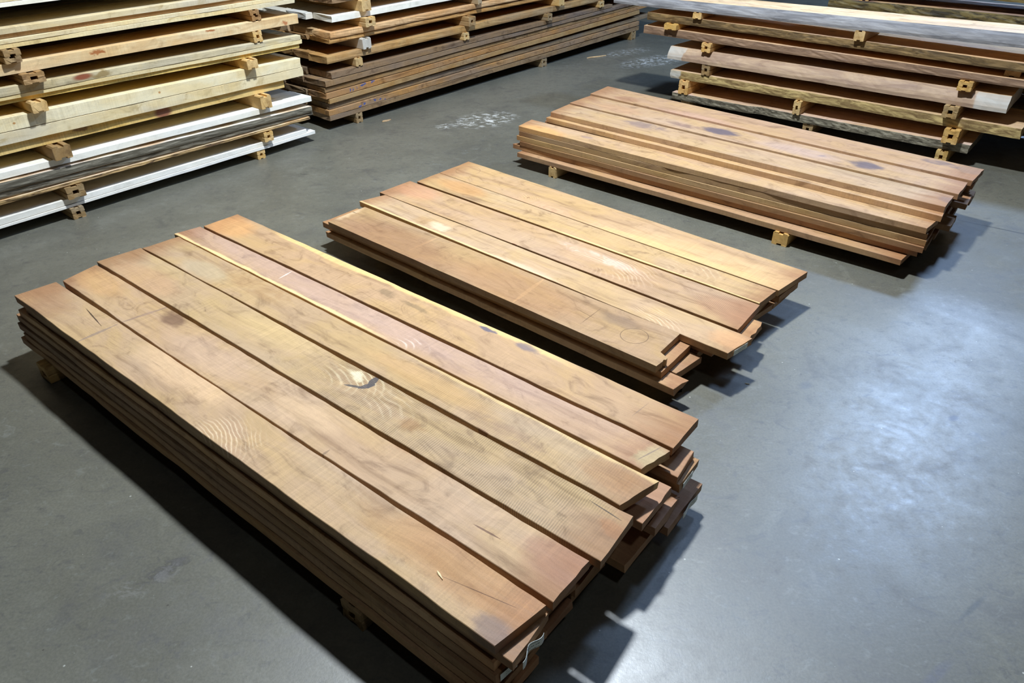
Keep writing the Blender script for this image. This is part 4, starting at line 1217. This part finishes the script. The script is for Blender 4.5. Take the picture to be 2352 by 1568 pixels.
for k, (b0, t0, b1, t1, sl, se, ow, wd, mat, sla, liv, tn, lb) in enumerate(slabs):
    f = lambda s, a, b: a + (b - a) * s / SS
    zt = (f(sl, t0, t1), f(se, t0, t1))
    th = (zt[0] - f(sl, b0, b1), zt[1] - f(se, b0, b1))
    el = 0.05 if k in (2, 5) else 0.0
    o = plank('live_edge_board', [FS.p(sl, -ow), FS.p(se, -ow), FS.p(se, wd - ow), FS.p(sl + el, wd - ow)], zt, th, mat, lb, 'slab', tint=tn, wob=0.010, nx=70, slant=sla, live=liv, far_live=0.01, slant_far=0.01,
              near=[(0.04, 0.0), (0.5, 0.004)] if k != 0 else [(0.3, -0.004), (0.34, 0.02), (0.38, 0.006), (0.8, 0.0)], ragged=0.012)


def sz(s, k, top):
    L = slabs[k]
    a, b = (L[1], L[3]) if top else (L[0], L[2])
    return a + (b - a) * s / SS


def slab_sticker(px, py, lo, hi, label, kind='pair', mat=None, out=0.01, w=0.09, tint=(1, 1, 1), yaw=0.0, depth=0.45, skew=0):
    s = FS.on(px, py)[0]
    z0 = sz(s, lo, True) + 0.001 if lo >= 0 else 0.0
    z1 = sz(s, hi, False) - 0.001
    sticker(FS, s, z0, z1, label, out=out, depth=depth, w=w, kind=kind, mat=mat, tint=tint, yaw=yaw)


slab_sticker(2163, 356, -1, 0, 'notched sticker on the floor under the right end of the slab stack', 'pair', M_BLOCK, 0.02, w=0.075, tint=(.95, .95, .85))
slab_sticker(1853, 293, -1, 0, 'dark sticker on the floor under the middle of the slab stack', 'pair', M_BLOCKG, -0.02, w=0.08)
slab_sticker(1568, 240, -1, 0, 'sticker hidden behind the far pile under the left end of the slab stack', 'pair', M_BLOCKG, -0.04, w=0.08)
slab_sticker(1571, 203, 0, 1, 'notched sticker with a slot on the left end of the lowest slab', 'pair', M_BLOCK, 0.015, w=0.085, tint=(1.1, 1.0, .9))
slab_sticker(1832, 246, 0, 1, 'stubby sticker on the middle of the lowest slab', 'pair', M_BLOCK, 0.02, w=0.055)
slab_sticker(2184, 318, 0, 1, 'notched sticker on the right end of the lowest slab', 'pair', M_BLOCK, 0.05, w=0.095, tint=(.95, .88, .75))
slab_sticker(1621, 161, 1, 2, 'grey sticker pair in the shade on the left of the olive-edged slab', 'pair', M_BLOCKG, 0.005, w=0.072)
slab_sticker(2183, 264, 1, 2, 'grey sticker pair on the right of the olive-edged slab', 'pair', M_BLOCKG, 0.045, w=0.092, tint=(1.15, 1.15, 1.1))
slab_sticker(1623, 115, 2, 3, 'notched sticker with a hole on the left of the sloping-edged slab', 'pair', M_BLOCK, 0.02, w=0.078, tint=(1.05, .98, .85))
slab_sticker(2212, 216, 2, 3, 'long notched sticker on the right of the sloping-edged slab', 'pair', M_BLOCK, 0.03, w=0.085, tint=(.95, .85, .62))
slab_sticker(1543, 62, 3, 4, 'flat yellow sticker on the left end of the brown waned slab', 'one', M_BLOCK, 0.03, w=0.11, tint=(1, .9, .6))
slab_sticker(2330, 150, 3, 4, 'sticker hidden in shade on the right of the brown waned slab', 'one', M_BLOCKG, -0.05, w=0.09)
slab_sticker(1603, 40, 4, 5, 'small grooved sticker on the left of the dark mottled slab', 'one', M_BLOCK, 0.02, w=0.072, depth=0.36)
slab_sticker(1975, 84, 4, 5, 'small grooved sticker on the middle of the dark mottled slab', 'one', M_BLOCK, 0.02, w=0.072, depth=0.36)

# slabs stacked behind the slab stack, cut by the top of the view
g0 = 0.62
back = [
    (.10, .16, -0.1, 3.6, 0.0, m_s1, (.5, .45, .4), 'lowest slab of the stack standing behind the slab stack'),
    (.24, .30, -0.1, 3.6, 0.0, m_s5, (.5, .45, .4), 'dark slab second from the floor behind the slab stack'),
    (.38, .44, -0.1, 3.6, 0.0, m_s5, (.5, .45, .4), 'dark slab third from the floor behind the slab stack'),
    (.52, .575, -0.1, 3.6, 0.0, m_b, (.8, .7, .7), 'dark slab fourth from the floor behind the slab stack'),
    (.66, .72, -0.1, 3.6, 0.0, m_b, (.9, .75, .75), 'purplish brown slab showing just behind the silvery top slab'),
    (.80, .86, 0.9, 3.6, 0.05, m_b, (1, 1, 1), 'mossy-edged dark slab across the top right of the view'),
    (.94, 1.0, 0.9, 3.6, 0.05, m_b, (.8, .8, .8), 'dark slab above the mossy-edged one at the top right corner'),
]
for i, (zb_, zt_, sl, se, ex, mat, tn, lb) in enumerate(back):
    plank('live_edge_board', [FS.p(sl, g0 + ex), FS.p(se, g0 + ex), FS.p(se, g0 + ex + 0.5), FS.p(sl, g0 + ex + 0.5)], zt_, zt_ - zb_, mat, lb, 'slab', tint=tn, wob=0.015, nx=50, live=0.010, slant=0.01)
    z0 = 0.0 if i == 0 else back[i - 1][1] + 0.001
    for j, s in enumerate((1.15, 2.6)):
        sticker(FS, s, z0, zb_ - 0.001, '%s sticker under the %s' % (['left', 'right'][j], lb.replace(' across the top right of the view', '').replace(' at the top right corner', '')), out=-(g0 + ex + 0.02), depth=0.44, kind='pair', mat=M_BLOCK, w=0.07, tint=(1, .95, .85))
s, n = FS.un(2090, 30, 0.75)

# ================================================================== small loose things
def sliver(name, px0, py0, px1, py1, z, w, h, mat, label, cat='wood scrap'):
    a, b = at(px0, py0, z).xy, at(px1, py1, z).xy
    c0 = (a + b) / 2
    L = (b - a).length
    an = math.atan2((b - a).y, (b - a).x)
    ws = [0.15, 0.8, 1.0, 0.7, 0.45, 0.1]
    v, f = [], []
    for i, k in enumerate(ws):
        x = -L / 2 + L * i / (len(ws) - 1)
        zc = h * 0.3 * math.sin(i * 1.3)
        v += [(x, -w / 2 * k, max(0, zc)), (x, w / 2 * k, max(0, zc)), (x, w / 2 * k * 0.6, max(0, zc) + h), (x, -w / 2 * k * 0.6, max(0, zc) + h)]
    for i in range(len(ws) - 1):
        p, q = i * 4, i * 4 + 4
        for k in range(4):
            k2 = (k + 1) % 4
            f.append((p + k, q + k, q + k2, p + k2))
    f += [(3, 2, 1, 0), tuple(range(len(v) - 4, len(v)))]
    o = link(name, v, f, mat, (c0.x, c0.y, z), an)
    tag(o, label, cat)
    return o


sliver('wood_splinter', 1004, 1311, 1017, 1331, Z1 + 0.0015, 0.007, 0.002, M_MAPLE, 'pale splinter lying on the near top board of the nearest pile')
sliver('wood_splinter', 1348, 134, 1392, 128, 0.001, 0.018, 0.008, M_KNOTTY, 'thin stick lying on the floor beside the back stack')
sliver('wood_splinter', 878, 280, 898, 275, 0.001, 0.035, 0.006, M_AMBER, 'small orange chip of bark on the floor in front of the back stack')
sliver('wood_splinter', 1711, 880, 1722, 882, 0.001, 0.006, 0.002, M_MAPLE, 'tiny pale shaving on the floor right of the middle pile')
